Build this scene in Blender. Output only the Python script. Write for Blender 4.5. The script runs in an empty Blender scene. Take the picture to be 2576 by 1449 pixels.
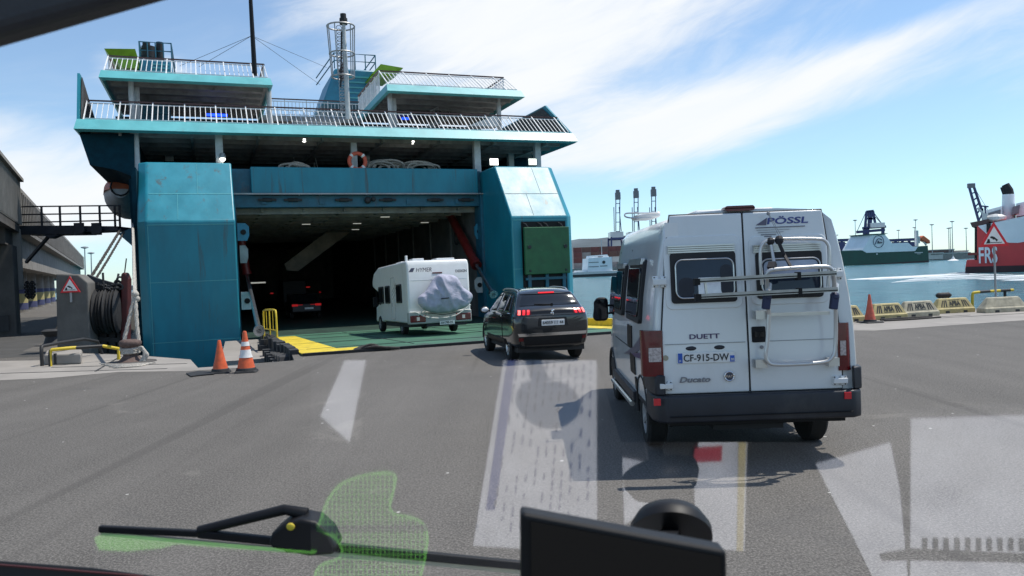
import bpy, bmesh, math, random
from mathutils import Vector, Matrix, noise
random.seed(7)
R = math.radians
scene = bpy.context.scene
COL = scene.collection

# ---------------------------------------------------------------- camera
F_PX, IMG_W, IMG_H = 1983.0, 2576.0, 1449.0
CAM = Vector((0, 0, 2.0)); ROLL = R(2.2); PITCH = R(1.286)
fwd = Vector((0, math.cos(PITCH), -math.sin(PITCH))); up0 = Vector((0, math.sin(PITCH), math.cos(PITCH))); rt0 = Vector((1, 0, 0))
cam_r = rt0*math.cos(ROLL) - up0*math.sin(ROLL); cam_u = rt0*math.sin(ROLL) + up0*math.cos(ROLL)
cd = bpy.data.cameras.new("camera"); cam = bpy.data.objects.new("camera", cd); COL.objects.link(cam)
cd.sensor_width = 36.0; cd.lens = F_PX/IMG_W*36.0; cd.clip_start = 0.05; cd.clip_end = 60000
mr = Matrix((cam_r, cam_u, -fwd)).transposed().to_4x4(); mr.translation = CAM; cam.matrix_world = mr
cd.dof.use_dof = True; cd.dof.focus_distance = 14.0; cd.dof.aperture_fstop = 11.0
scene.camera = cam

# ---------------------------------------------------------------- light, sky, exposure
SUN_DIR = Vector((0.44, 0.17, 1.0)).normalized()
sd = bpy.data.lights.new("sun", 'SUN'); sd.energy = 4.8; sd.angle = R(0.5); sd.color = (1.0, 0.95, 0.87)
sun = bpy.data.objects.new("sun", sd); COL.objects.link(sun); sun.location = (20, 10, 60)
sun.rotation_euler = SUN_DIR.to_track_quat('Z', 'Y').to_euler()
scene.view_settings.view_transform = 'Standard'; scene.view_settings.look = 'None'
scene.view_settings.exposure = 0.0; scene.view_settings.gamma = 1.0
scene.cycles.max_bounces = 6; scene.cycles.transparent_max_bounces = 8
scene.cycles.use_denoising = True; scene.cycles.caustics_reflective = False; scene.cycles.caustics_refractive = False

world = bpy.data.worlds.new("World"); scene.world = world; world.use_nodes = True
W = world.node_tree; W.nodes.clear()
class NT:
    """tiny helper for wiring math nodes"""
    def __init__(s, t): s.t = t
    def n(s, typ, **kw):
        x = s.t.nodes.new(typ)
        for k, v in kw.items(): setattr(x, k, v)
        return x
    def put(s, sock, v):
        if hasattr(v, 'is_output') or isinstance(v, bpy.types.NodeSocket): s.t.links.new(v, sock)
        else: sock.default_value = v
    def m(s, op, a, b=None, c=None, clamp=False):
        x = s.n('ShaderNodeMath', operation=op, use_clamp=clamp); s.put(x.inputs[0], a)
        if b is not None: s.put(x.inputs[1], b)
        if c is not None: s.put(x.inputs[2], c)
        return x.outputs[0]
    def mix(s, f, a, b):
        x = s.n('ShaderNodeMix', data_type='RGBA'); s.put(x.inputs[0], f); s.put(x.inputs[6], a); s.put(x.inputs[7], b); return x.outputs[2]
    def noise(s, vec, scale, detail=4, rough=.55, dist=0):
        x = s.n('ShaderNodeTexNoise'); s.put(x.inputs['Vector'], vec); x.inputs['Scale'].default_value = scale; x.inputs['Detail'].default_value = detail
        x.inputs['Roughness'].default_value = rough; x.inputs['Distortion'].default_value = dist; return x.outputs['Fac']
    def comb(s, x, y, z=0.0):
        c = s.n('ShaderNodeCombineXYZ'); s.put(c.inputs[0], x); s.put(c.inputs[1], y); s.put(c.inputs[2], z); return c.outputs[0]
    def ramp(s, v, lo, hi):
        x = s.n('ShaderNodeMapRange', interpolation_type='SMOOTHSTEP'); s.put(x.inputs[0], v); x.inputs[1].default_value = lo; x.inputs[2].default_value = hi; return x.outputs[0]
w = NT(W)
sky = w.n('ShaderNodeTexSky', sky_type='NISHITA', sun_disc=False)
sky.sun_elevation = math.asin(SUN_DIR.z); sky.sun_rotation = math.atan2(SUN_DIR.x, SUN_DIR.y)
sky.air_density = 1.0; sky.dust_density = 0.15; sky.ozone_density = 3.2; sky.altitude = 0
tc = w.n('ShaderNodeTexCoord'); sx = w.n('ShaderNodeSeparateXYZ'); W.links.new(tc.outputs['Generated'], sx.inputs[0])
az = w.m('ARCTAN2', sx.outputs[0], sx.outputs[1])                     # compass angle, 0 straight ahead
hz = w.m('SQRT', w.m('ADD', w.m('MULTIPLY', sx.outputs[0], sx.outputs[0]), w.m('MULTIPLY', sx.outputs[1], sx.outputs[1])))
el = w.m('DIVIDE', sx.outputs[2], w.m('MAXIMUM', hz, 0.02))
def rot_uv(deg, cu=0.0, cv=0.0):
    c, s_ = math.cos(R(deg)), math.sin(R(deg)); du = w.m('SUBTRACT', az, cu); dv = w.m('SUBTRACT', el, cv)
    a = w.m('ADD', w.m('MULTIPLY', du, c), w.m('MULTIPLY', dv, s_)); b = w.m('SUBTRACT', w.m('MULTIPLY', dv, c), w.m('MULTIPLY', du, s_)); return a, b
def bank(cu, cv, deg, ru, rv, amp):                                    # a soft bank of cirrus somewhere in the sky
    a, b = rot_uv(deg, cu, cv); a = w.m('DIVIDE', a, ru); b = w.m('DIVIDE', b, rv)
    q = w.m('ADD', w.m('MULTIPLY', a, a), w.m('MULTIPLY', b, b)); return w.m('MULTIPLY', w.m('POWER', 2.718, w.m('MULTIPLY', q, -1.0)), amp)
A, B = rot_uv(17)
wv = w.noise(w.comb(w.m('MULTIPLY', A, 3.0), w.m('MULTIPLY', B, 6.0), 3.1), 1.0, 3)
B2 = w.m('ADD', B, w.m('MULTIPLY', w.m('SUBTRACT', wv, .5), .10))
n1 = w.noise(w.comb(w.m('MULTIPLY', A, 2.6), w.m('MULTIPLY', B2, 15.0), 1.7), 1.0, 8, .60, .3)
n2 = w.noise(w.comb(w.m('MULTIPLY', A, 9.0), w.m('MULTIPLY', B2, 34.0), 5.2), 1.0, 6, .62, .5)
tex = w.m('ADD', w.m('MULTIPLY', n1, .72), w.m('MULTIPLY', n2, .28))
M = None
for b in [(.05, .27, 10, .30, .12, .62), (-.12, .34, -4, .18, .05, .35), (.40, .225, 13, .36, .030, .50), (.27, .165, 8, .30, .026, .34), (.62, .20, 14, .14, .05, .30),
          (-.52, .17, -12, .16, .035, .34), (-.50, .085, 0, .20, .06, .62), (-.62, .15, -20, .10, .04, .40), (.20, .12, 16, .16, .02, .22), (.52, .33, 18, .16, .02, .26), (-.44, .245, -30, .06, .035, .40), (-.37, .215, -50, .055, .02, .34), (-.24, .38, 20, .12, .06, .18), (.35, .36, 10, .2, .05, .22),
          (2.6, .4, 10, .9, .3, .4), (-2.2, .5, 0, .7, .3, .35), (1.5, .6, 10, .5, .3, .3)]:
    x = bank(*b); M = x if M is None else w.m('ADD', M, x)
dens = w.ramp(w.m('ADD', tex, w.m('SUBTRACT', M, .10)), .57, 1.10)
hazeband = w.m('MULTIPLY', w.m('POWER', 2.718, w.m('MULTIPLY', w.m('ABSOLUTE', el), -9.0)), .10)
skyc = w.n('ShaderNodeVectorMath', operation='MULTIPLY'); W.links.new(sky.outputs[0], skyc.inputs[0]); skyc.inputs[1].default_value = (1.0, 1.08, 1.09)
CLOUD = (6.6, 6.8, 7.0, 1)
tint = w.n('ShaderNodeVectorMath', operation='MULTIPLY'); W.links.new(skyc.outputs[0], tint.inputs[0]); W.links.new(w.mix(w.ramp(el, .0, .22), (.80, .95, 1.14, 1), (1, 1, 1, 1)), tint.inputs[1])
colr = w.mix(w.m('ADD', w.m('MULTIPLY', dens, .88), w.m('ADD', .06, w.m('MULTIPLY', w.ramp(tex, .40, .75), .10))), tint.outputs[0], CLOUD)
bg = w.n('ShaderNodeBackground'); W.links.new(colr, bg.inputs['Color']); bg.inputs['Strength'].default_value = 0.145
wo = w.n('ShaderNodeOutputWorld'); W.links.new(bg.outputs[0], wo.inputs['Surface'])

# ---------------------------------------------------------------- pixel <-> space (the photograph measured once, on real depths)
def ray(x, y):
    u, v = x-1288.0, 724.5-y
    return fwd + cam_r*(u/F_PX) + cam_u*(v/F_PX)
def at(x, y, Y):
    r = ray(x, y); return CAM + r*(Y/r.y)
def gnd(x, y, z=0.0):
    r = ray(x, y); return CAM + r*((z-CAM.z)/r.z)

# ---------------------------------------------------------------- materials
def mat(name, col, rough=.6, metal=0.0, var=.12, scale=3.0, bump=0.0, bscale=40.0, stain=None, stain_amt=.0, stain_scale=1.2, streak=1.0, coat=0.0, spec=.5, vstretch=1.0, stain2=None):
    m = bpy.data.materials.new(name); m.use_nodes = True; t = m.node_tree; t.nodes.clear(); h = NT(t)
    o = h.n('ShaderNodeOutputMaterial'); p = h.n('ShaderNodeBsdfPrincipled'); t.links.new(p.outputs[0], o.inputs[0])
    c = h.n('ShaderNodeTexCoord'); mp = h.n('ShaderNodeMapping'); t.links.new(c.outputs['Object'], mp.inputs[0]); mp.inputs['Scale'].default_value = (1, 1, vstretch)
    nz = h.noise(mp.outputs[0], scale, 6, .62)
    lo = tuple(max(0, k*(1-var)) for k in col)+(1,); hi = tuple(min(1, k*(1+var)) for k in col)+(1,)
    cc = h.mix(h.ramp(nz, .3, .7), lo, hi)
    if stain:
        mp2 = h.n('ShaderNodeMapping'); t.links.new(c.outputs['Object'], mp2.inputs[0]); mp2.inputs['Scale'].default_value = (1, 1, streak); mp2.inputs['Location'].default_value = (3.3, 1.7, .4)
        n3 = h.noise(mp2.outputs[0], stain_scale, 7, .68, .4)
        cc = h.mix(h.m('MULTIPLY', h.ramp(n3, .52, .74), stain_amt), cc, tuple(stain)+(1,))
    if stain2:
        mp3 = h.n('ShaderNodeMapping'); t.links.new(c.outputs['Object'], mp3.inputs[0]); mp3.inputs['Scale'].default_value = (1, 1, stain2[3]); mp3.inputs['Location'].default_value = (7.1, .7, 2.4)
        n4 = h.noise(mp3.outputs[0], stain2[2], 8, .72, .2)
        cc = h.mix(h.m('MULTIPLY', h.ramp(n4, stain2[4], stain2[4]+.13), stain2[1]), cc, tuple(stain2[0])+(1,))
    t.links.new(cc, p.inputs['Base Color'])
    t.links.new(h.m('ADD', h.m('MULTIPLY', h.m('SUBTRACT', nz, .5), .25*min(1, rough*2)), rough, clamp=True), p.inputs['Roughness'])
    p.inputs['Metallic'].default_value = metal; p.inputs['Coat Weight'].default_value = coat; p.inputs['Specular IOR Level'].default_value = spec
    p.inputs['Coat Roughness'].default_value = .05
    if bump:
        bn = h.n('ShaderNodeBump'); bn.inputs['Strength'].default_value = bump; bn.inputs['Distance'].default_value = .02
        t.links.new(h.noise(c.outputs['Object'], bscale, 5, .6), bn.inputs['Height']); t.links.new(bn.outputs[0], p.inputs['Normal'])
    return m
def glow(name, col, strength):
    m = bpy.data.materials.new(name); m.use_nodes = True; p = m.node_tree.nodes['Principled BSDF']
    p.inputs['Base Color'].default_value = tuple(col)+(1,); p.inputs['Emission Color'].default_value = tuple(col)+(1,); p.inputs['Emission Strength'].default_value = strength; p.inputs['Roughness'].default_value = .3
    return m
MT = {}
def mk(k, *a, **kw): MT[k] = mat(k, *a, **kw)
RUST = (.16, .07, .03)
mk('teal_paint', (.011, .215, .285),   .43, var=.14, scale=1.1, stain2=((.06, .085, .085),   .85, 2.6, .06, .56), stain=(.025, .235, .29), stain_amt=.7, stain_scale=1.1, streak=.2, bump=.35, bscale=.9, vstretch=.35)
mk('teal_light', (.10, .40, .42), .42, var=.10, scale=1.2, stain=(.20, .42, .44), stain_amt=.4, streak=.3, stain2=(RUST, .5, 3.0, .12, .62))
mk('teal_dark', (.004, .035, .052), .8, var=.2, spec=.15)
mk('teal_frame', (.015, .12, .18), .5, var=.2, scale=2, stain=RUST, stain_amt=.5, stain_scale=2.5, streak=.3)
mk('funnel_blue', (.025, .20, .30), .45, stain=(.01, .09, .14), stain_amt=.5)
mk('ship_white', (.55, .56, .55), .5, var=.12, stain=(.30, .22, .16), stain_amt=.55, stain_scale=2.0, streak=.15)
mk('ship_grey', (.30, .30, .29), .65, var=.25, scale=1.4, stain=(.07, .06, .05), stain_amt=.6, stain_scale=1.5)
mk('ship_dark', (.055, .056, .058), .75, var=.3, scale=1.5)
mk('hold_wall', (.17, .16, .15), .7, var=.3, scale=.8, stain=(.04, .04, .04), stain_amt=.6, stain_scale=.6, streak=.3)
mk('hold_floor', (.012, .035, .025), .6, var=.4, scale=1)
mk('rail_white', (.68, .69, .68), .45, var=.1)
mk('rail_wood', (.09, .045, .04), .55, var=.2)
mk('lime_green', (.22, .42, .03), .45, var=.12)
mk('exhaust', (.014, .014, .015), .7, var=.4, scale=5)
mk('hatch_green', (.022, .115, .042), .5, var=.15, scale=2, stain=(.05, .16, .07), stain_amt=.5, stain_scale=2)
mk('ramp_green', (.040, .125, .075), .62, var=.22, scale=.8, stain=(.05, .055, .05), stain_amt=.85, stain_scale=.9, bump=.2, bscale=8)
mk('yellow_paint', (.66, .50, .04), .55, var=.14, scale=3, stain=(.14, .11, .05), stain_amt=.75, stain_scale=2.4)
mk('yellow_dirty', (.44, .36, .16), .65, var=.2, scale=5, stain=(.28, .26, .20), stain_amt=.8, stain_scale=3.2, streak=.5, bump=.25, bscale=25)
mk('yellow_grey', (.40, .36, .26), .7, var=.22, scale=5, stain=(.50, .48, .42), stain_amt=.6, stain_scale=3.2, streak=.5, bump=.25, bscale=25)
mk('ram_red', (.17, .016, .013), .4, var=.2, scale=3, stain=(.10, .02, .015), stain_amt=.5, stain_scale=3)
mk('dark_red', (.075, .012, .011), .6, var=.3, scale=2, stain=(.04, .015, .012), stain_amt=.6)
mk('steel', (.45, .50, .55), .25, metal=.9, var=.1)
mk('alu', (.62, .62, .60), .30, metal=.85, var=.08)
mk('reflection_slab', (.50, .43, .36), .7, var=.2, scale=1.5)  # pale tone of a windscreen reflection, not of a ramp
mk('rail_alu', (.36, .36, .35), .35, metal=.8, var=.15, scale=6)
mk('shaded_concrete', (.125, .118, .108), .9, var=.2, scale=1.2, stain=(.06, .055, .05), stain_amt=.7, stain_scale=.9, streak=.4, bump=.3, bscale=25)  # concrete darkened for the shade the pier stands in
mk('rack_tube', (.60, .59, .57), .3, metal=.45, var=.05, coat=.3)
mk('black_rubber', (.018, .018, .019), .7, var=.3, scale=6)
mk('tyre', (.013, .0125, .012), .85, var=.3, scale=10, bump=.3, bscale=30)
mk('black_plastic', (.007, .007, .008), .5, var=.2, scale=8, spec=.25)
mk('black_gloss', (.003, .003, .0035), .25, var=.1)
mk('bumper_grey', (.016, .018, .025), .5, var=.22, scale=3, bump=.1, bscale=200, stain=(.09, .085, .08), stain_amt=.25, stain_scale=2)
mk('van_white', (.73, .745, .74), .20, var=.025, scale=1.2, coat=.5, stain=(.60, .58, .54), stain_amt=.35, stain_scale=1.4, streak=.3)
mk('camper_white', (.70, .71, .70), .35, var=.04, coat=.2, stain=(.52, .51, .48), stain_amt=.4, stain_scale=1.5, streak=.2)
mk('camper_grey', (.36, .37, .36), .4, var=.08)
mk('car_grey', (.026, .029, .032), .18, metal=.4, var=.06, coat=1.0)
mk('car_black', (.006, .006, .007), .5)
mk('glass_dark', (.008, .010, .012), .04, var=.05, spec=.8)
mk('glass_tint', (.02, .03, .05), .05, var=.15, scale=2.5, spec=.35)
mk('window_blind', (.36, .40, .50), .5, var=.25, scale=3, spec=.6, coat=.6)
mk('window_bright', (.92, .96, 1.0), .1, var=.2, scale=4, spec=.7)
mk('seat_dark', (.02, .024, .035), .6)
mk('lamp_red', (.115, .003, .006), .2, var=.15, scale=12, coat=.35, spec=.3)
mk('lamp_clear', (.50, .46, .46), .12, var=.35, scale=45, coat=.8, metal=.3)
mk('reflector_red', (.62, .02, .03), .2, coat=.6)
mk('plate_white', (.78, .78, .76), .4, var=.04)
mk('plate_blue', (.02, .10, .48), .4)
mk('print_black', (.012, .012, .014), .5)
mk('print_blue', (.045, .06, .24), .4)
mk('print_purple', (.06, .03, .11), .4)
mk('print_grey', (.11, .10, .15), .35)
mk('print_silver', (.22, .22, .24), .35, metal=.3)
mk('badge_blue', (.03, .05, .09), .25, coat=.5)
mk('chrome', (.75, .75, .76), .12, metal=1.0, var=.03)
mk('fabric_grey', (.38, .38, .47), .8, var=.14, scale=5, bump=.8, bscale=9)
mk('strap_black', (.012, .012, .016), .7)
mk('strap_navy', (.02, .03, .08), .6)
mk('cone_orange', (.68, .115, .035), .55, var=.14, scale=9, stain=(.34, .09, .05), stain_amt=.5, stain_scale=7)
mk('cone_faded', (.50, .10, .06), .65, var=.16, scale=9, stain=(.30, .08, .06), stain_amt=.5, stain_scale=7)
mk('cone_white', (.74, .73, .70), .5, var=.1, scale=12)
mk('rope', (.44, .41, .36), .95, var=.3, scale=30, bump=.8, bscale=60)
mk('rope_dark', (.055, .05, .045), .95, var=.3, scale=20, bump=.8, bscale=50)
mk('bollard_iron', (.10, .065, .055), .8, var=.35, scale=8, stain=(.22, .20, .18), stain_amt=.5, stain_scale=6, bump=.4, bscale=25)
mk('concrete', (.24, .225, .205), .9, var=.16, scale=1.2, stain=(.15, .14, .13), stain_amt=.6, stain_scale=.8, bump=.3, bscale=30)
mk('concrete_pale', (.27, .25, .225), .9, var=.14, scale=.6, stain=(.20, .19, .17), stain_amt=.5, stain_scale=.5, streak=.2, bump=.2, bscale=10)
mk('concrete_dark', (.085, .08, .075), .9, var=.25, scale=.8, stain=(.035, .033, .03), stain_amt=.7, stain_scale=.7, streak=.4)
mk('cladding', (.25, .24, .22), .8, var=.15, scale=1.0, stain=(.12, .11, .10), stain_amt=.5, stain_scale=1, streak=.2)
mk('iron_dark', (.030, .031, .033), .7, var=.3, scale=4)
mk('iron_navy', (.028, .032, .042), .6, var=.25, scale=3)
mk('sign_red', (.70, .02, .03), .4)
mk('sign_face', (.86, .84, .80), .45, var=.06)
mk('galv', (.34, .34, .34), .5, metal=.5, var=.15)
mk('crane_blue', (.035, .05, .14), .6, var=.15)
mk('crane_grey', (.16, .17, .19), .6)
mk('container_red', (.17, .055, .05), .6, var=.2, scale=.3)
mk('container_brown', (.15, .075, .06), .6, var=.2, scale=.3)
mk('container_navy', (.05, .055, .11), .6, var=.2, scale=.3)
mk('container_grey', (.30, .28, .27), .6, var=.2, scale=.3)
mk('hull_green', (.010, .065, .045), .5, var=.15, scale=.15, stain=(.02, .05, .04), stain_amt=.5, stain_scale=.2)
mk('hull_red', (.64, .055, .055), .5, var=.1, scale=.1)
mk('hull_white', (.78, .82, .84), .5, var=.06, scale=.15)
mk('hull_boot', (.055, .03, .03), .7, var=.3, scale=.2)
mk('tent_white', (.72, .72, .70), .6)
mk('shed', (.50, .48, .44), .8, var=.2, scale=.1)
mk('orange_boat', (.55, .12, .04), .5, var=.15)
mk('life_orange', (.58, .10, .05), .6, var=.15)
mk('dash_black', (.012, .012, .012), .8)
mk('paper_white', (.80, .80, .80), .9, var=.12, scale=9, stain=(.48, .48, .50), stain_amt=.6, stain_scale=7)
mk('paper_blue', (.10, .13, .34), .9)
mk('paper_ink', (.22, .24, .34), .9)
mk('paper_yellow', (.72, .60, .30), .9)
mk('paper_red', (.55, .06, .08), .9)
mk('net_green', (.24, .80, .10), .8)
mk('shaded_asphalt', (.060, .058, .055), .9, var=.2, scale=1.2, stain=(.035, .034, .033), stain_amt=.6, bump=.4, bscale=60)  # asphalt darkened to stand for the shade by the boarding tower
mk('hill', (.09, .115, .13), 1.0, var=.3, scale=.004)  # distance haze mixed into the blue-grey hill colour
MT['blue_lamp'] = glow('blue_lamp', (.01, .06, 1.0), 3.0)
MT['white_lamp'] = glow('white_lamp', (.95, 1.0, .85), 1.6)
MT['flood_lamp'] = glow('flood_lamp', (1.0, .98, .9), 4.0)
MT['hold_lamp'] = glow('hold_lamp', (.9, .9, .8), .35)
MT['brake_lamp'] = glow('brake_lamp', (.9, .02, .03), 1.0)
MT['brake_hot'] = glow('brake_hot', (1.0, .16, .14), 1.5)
MT['far_brake'] = glow('far_brake', (.8, .005, .004), .22)

# asphalt: grain, tyre-polished patches, pale specks, thin cracks
m = MT['asphalt'] = bpy.data.materials.new('asphalt'); m.use_nodes = True; t = m.node_tree; t.nodes.clear(); h = NT(t)
o = h.n('ShaderNodeOutputMaterial'); p = h.n('ShaderNodeBsdfPrincipled'); t.links.new(p.outputs[0], o.inputs[0]); c = h.n('ShaderNodeTexCoord').outputs['Object']
big = h.noise(c, .16, 5, .6, .6); mid = h.noise(c, 1.3, 6, .65); fine = h.noise(c, 55, 3, .7)
mpx = h.n('ShaderNodeMapping'); t.links.new(c, mpx.inputs[0]); mpx.inputs['Rotation'].default_value = (0, 0, R(-12)); mpx.inputs['Scale'].default_value = (1.4, .10, 1)
lane = h.noise(mpx.outputs[0], 1.0, 4, .55)
v = h.m('ADD', h.m('MULTIPLY', big, .36), h.m('ADD', h.m('MULTIPLY', mid, .22), h.m('MULTIPLY', lane, .42)))
cc = h.mix(h.ramp(v, .32, .68), (.055, .051, .046, 1), (.100, .093, .084, 1))
cc = h.mix(h.m('MULTIPLY', h.ramp(fine, .38, .70), .8), cc, (.23, .215, .195, 1))
fine2 = h.noise(c, 22, 2, .6); cc = h.mix(h.m('MULTIPLY', h.ramp(fine2, .50, .72), .5), cc, (.055, .05, .045, 1))
vo = h.n('ShaderNodeTexVoronoi', feature='F1'); t.links.new(c, vo.inputs['Vector']); vo.inputs['Scale'].default_value = 1.9; vo.inputs['Randomness'].default_value = 1
cc = h.mix(h.m('MULTIPLY', h.m('LESS_THAN', vo.outputs['Distance'], .036), .8), cc, (.55, .54, .50, 1))
oil = h.noise(c, .55, 4, .5, 1.0); cc = h.mix(h.m('MULTIPLY', h.ramp(oil, .62, .78), .45), cc, (.075, .072, .07, 1))
mt_ = h.n('ShaderNodeMapping'); t.links.new(c, mt_.inputs[0]); mt_.inputs['Rotation'].default_value = (0, 0, R(16)); mt_.inputs['Scale'].default_value = (2.6, .045, 1)
cc = h.mix(h.m('MULTIPLY', h.ramp(h.noise(mt_.outputs[0], 1.0, 3, .5, .2), .60, .72), .38), cc, (.060, .055, .050, 1))
wp_ = h.noise(c, .30, 6, .7, 1.2); cc = h.mix(h.m('MULTIPLY', h.ramp(wp_, .60, .70), .30), cc, (.23, .215, .19, 1))
t.links.new(cc, p.inputs['Base Color']); p.inputs['Roughness'].default_value = .88; p.inputs['Specular IOR Level'].default_value = .3
bn = h.n('ShaderNodeBump'); bn.inputs['Strength'].default_value = .55; bn.inputs['Distance'].default_value = .012; t.links.new(h.noise(c, 90, 4, .7), bn.inputs['Height']); t.links.new(bn.outputs[0], p.inputs['Normal'])

# sea water
m = MT['water'] = bpy.data.materials.new('water'); m.use_nodes = True; t = m.node_tree; t.nodes.clear(); h = NT(t)
o = h.n('ShaderNodeOutputMaterial'); p = h.n('ShaderNodeBsdfPrincipled'); t.links.new(p.outputs[0], o.inputs[0]); c = h.n('ShaderNodeTexCoord').outputs['Object']
n_ = h.noise(c, .02, 4); t.links.new(h.mix(h.ramp(n_, .3, .7), (.028, .150, .185, 1), (.060, .205, .235, 1)), p.inputs['Base Color']); p.inputs['Roughness'].default_value = .22; p.inputs['IOR'].default_value = 1.33
mw = h.n('ShaderNodeMapping'); t.links.new(c, mw.inputs[0]); mw.inputs['Rotation'].default_value = (0, 0, R(20)); mw.inputs['Scale'].default_value = (.55, 1.5, 1)
hh = h.m('ADD', h.noise(mw.outputs[0], .42, 7, .66), h.m('MULTIPLY', h.noise(mw.outputs[0], .10, 3, .6), 1.0))
fw_ = h.ramp(h.noise(mw.outputs[0], .36, 7, .70), .40, .66)
t.links.new(h.mix(fw_, (.016, .105, .140, 1), (.075, .235, .265, 1)), p.inputs['Base Color'])  # light and dark of the ripples painted into the base colour
bn = h.n('ShaderNodeBump'); bn.inputs['Strength'].default_value = 1.0; bn.inputs['Distance'].default_value = 2.2; t.links.new(hh, bn.inputs['Height']); t.links.new(bn.outputs[0], p.inputs['Normal'])
m = MT['foam'] = bpy.data.materials.new('foam'); m.use_nodes = True; t = m.node_tree; t.nodes.clear(); h = NT(t)
o = h.n('ShaderNodeOutputMaterial'); p = h.n('ShaderNodeBsdfPrincipled'); t.links.new(p.outputs[0], o.inputs[0]); c = h.n('ShaderNodeTexCoord').outputs['Object']
mf = h.n('ShaderNodeMapping'); t.links.new(c, mf.inputs[0]); mf.inputs['Scale'].default_value = (.05, .5, 1)
p.inputs['Base Color'].default_value = (.75, .8, .82, 1); p.inputs['Roughness'].default_value = .8; t.links.new(h.ramp(h.noise(mf.outputs[0], 1.0, 7, .7), .40, .58), p.inputs['Alpha'])

# black / yellow banding
def banded(name, c1, c2, axis, freq, duty=.5, phase=0.0):
    m = MT[name] = bpy.data.materials.new(name); m.use_nodes = True; t = m.node_tree; p = t.nodes['Principled BSDF']; h = NT(t)
    c = h.n('ShaderNodeTexCoord'); s = h.n('ShaderNodeSeparateXYZ'); t.links.new(c.outputs['Object'], s.inputs[0])
    f = h.m('LESS_THAN', h.m('FRACT', h.m('ADD', h.m('MULTIPLY', s.outputs[axis], freq), phase)), duty)
    t.links.new(h.mix(f, tuple(c1)+(1,), tuple(c2)+(1,)), p.inputs['Base Color']); p.inputs['Roughness'].default_value = .6
banded('black_yellow', (.02, .02, .02), (.60, .44, .03), 0, 1.1)
banded('pillar_bands', (.42, .37, .17), (.07, .08, .17), 2, .62, .5)

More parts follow.
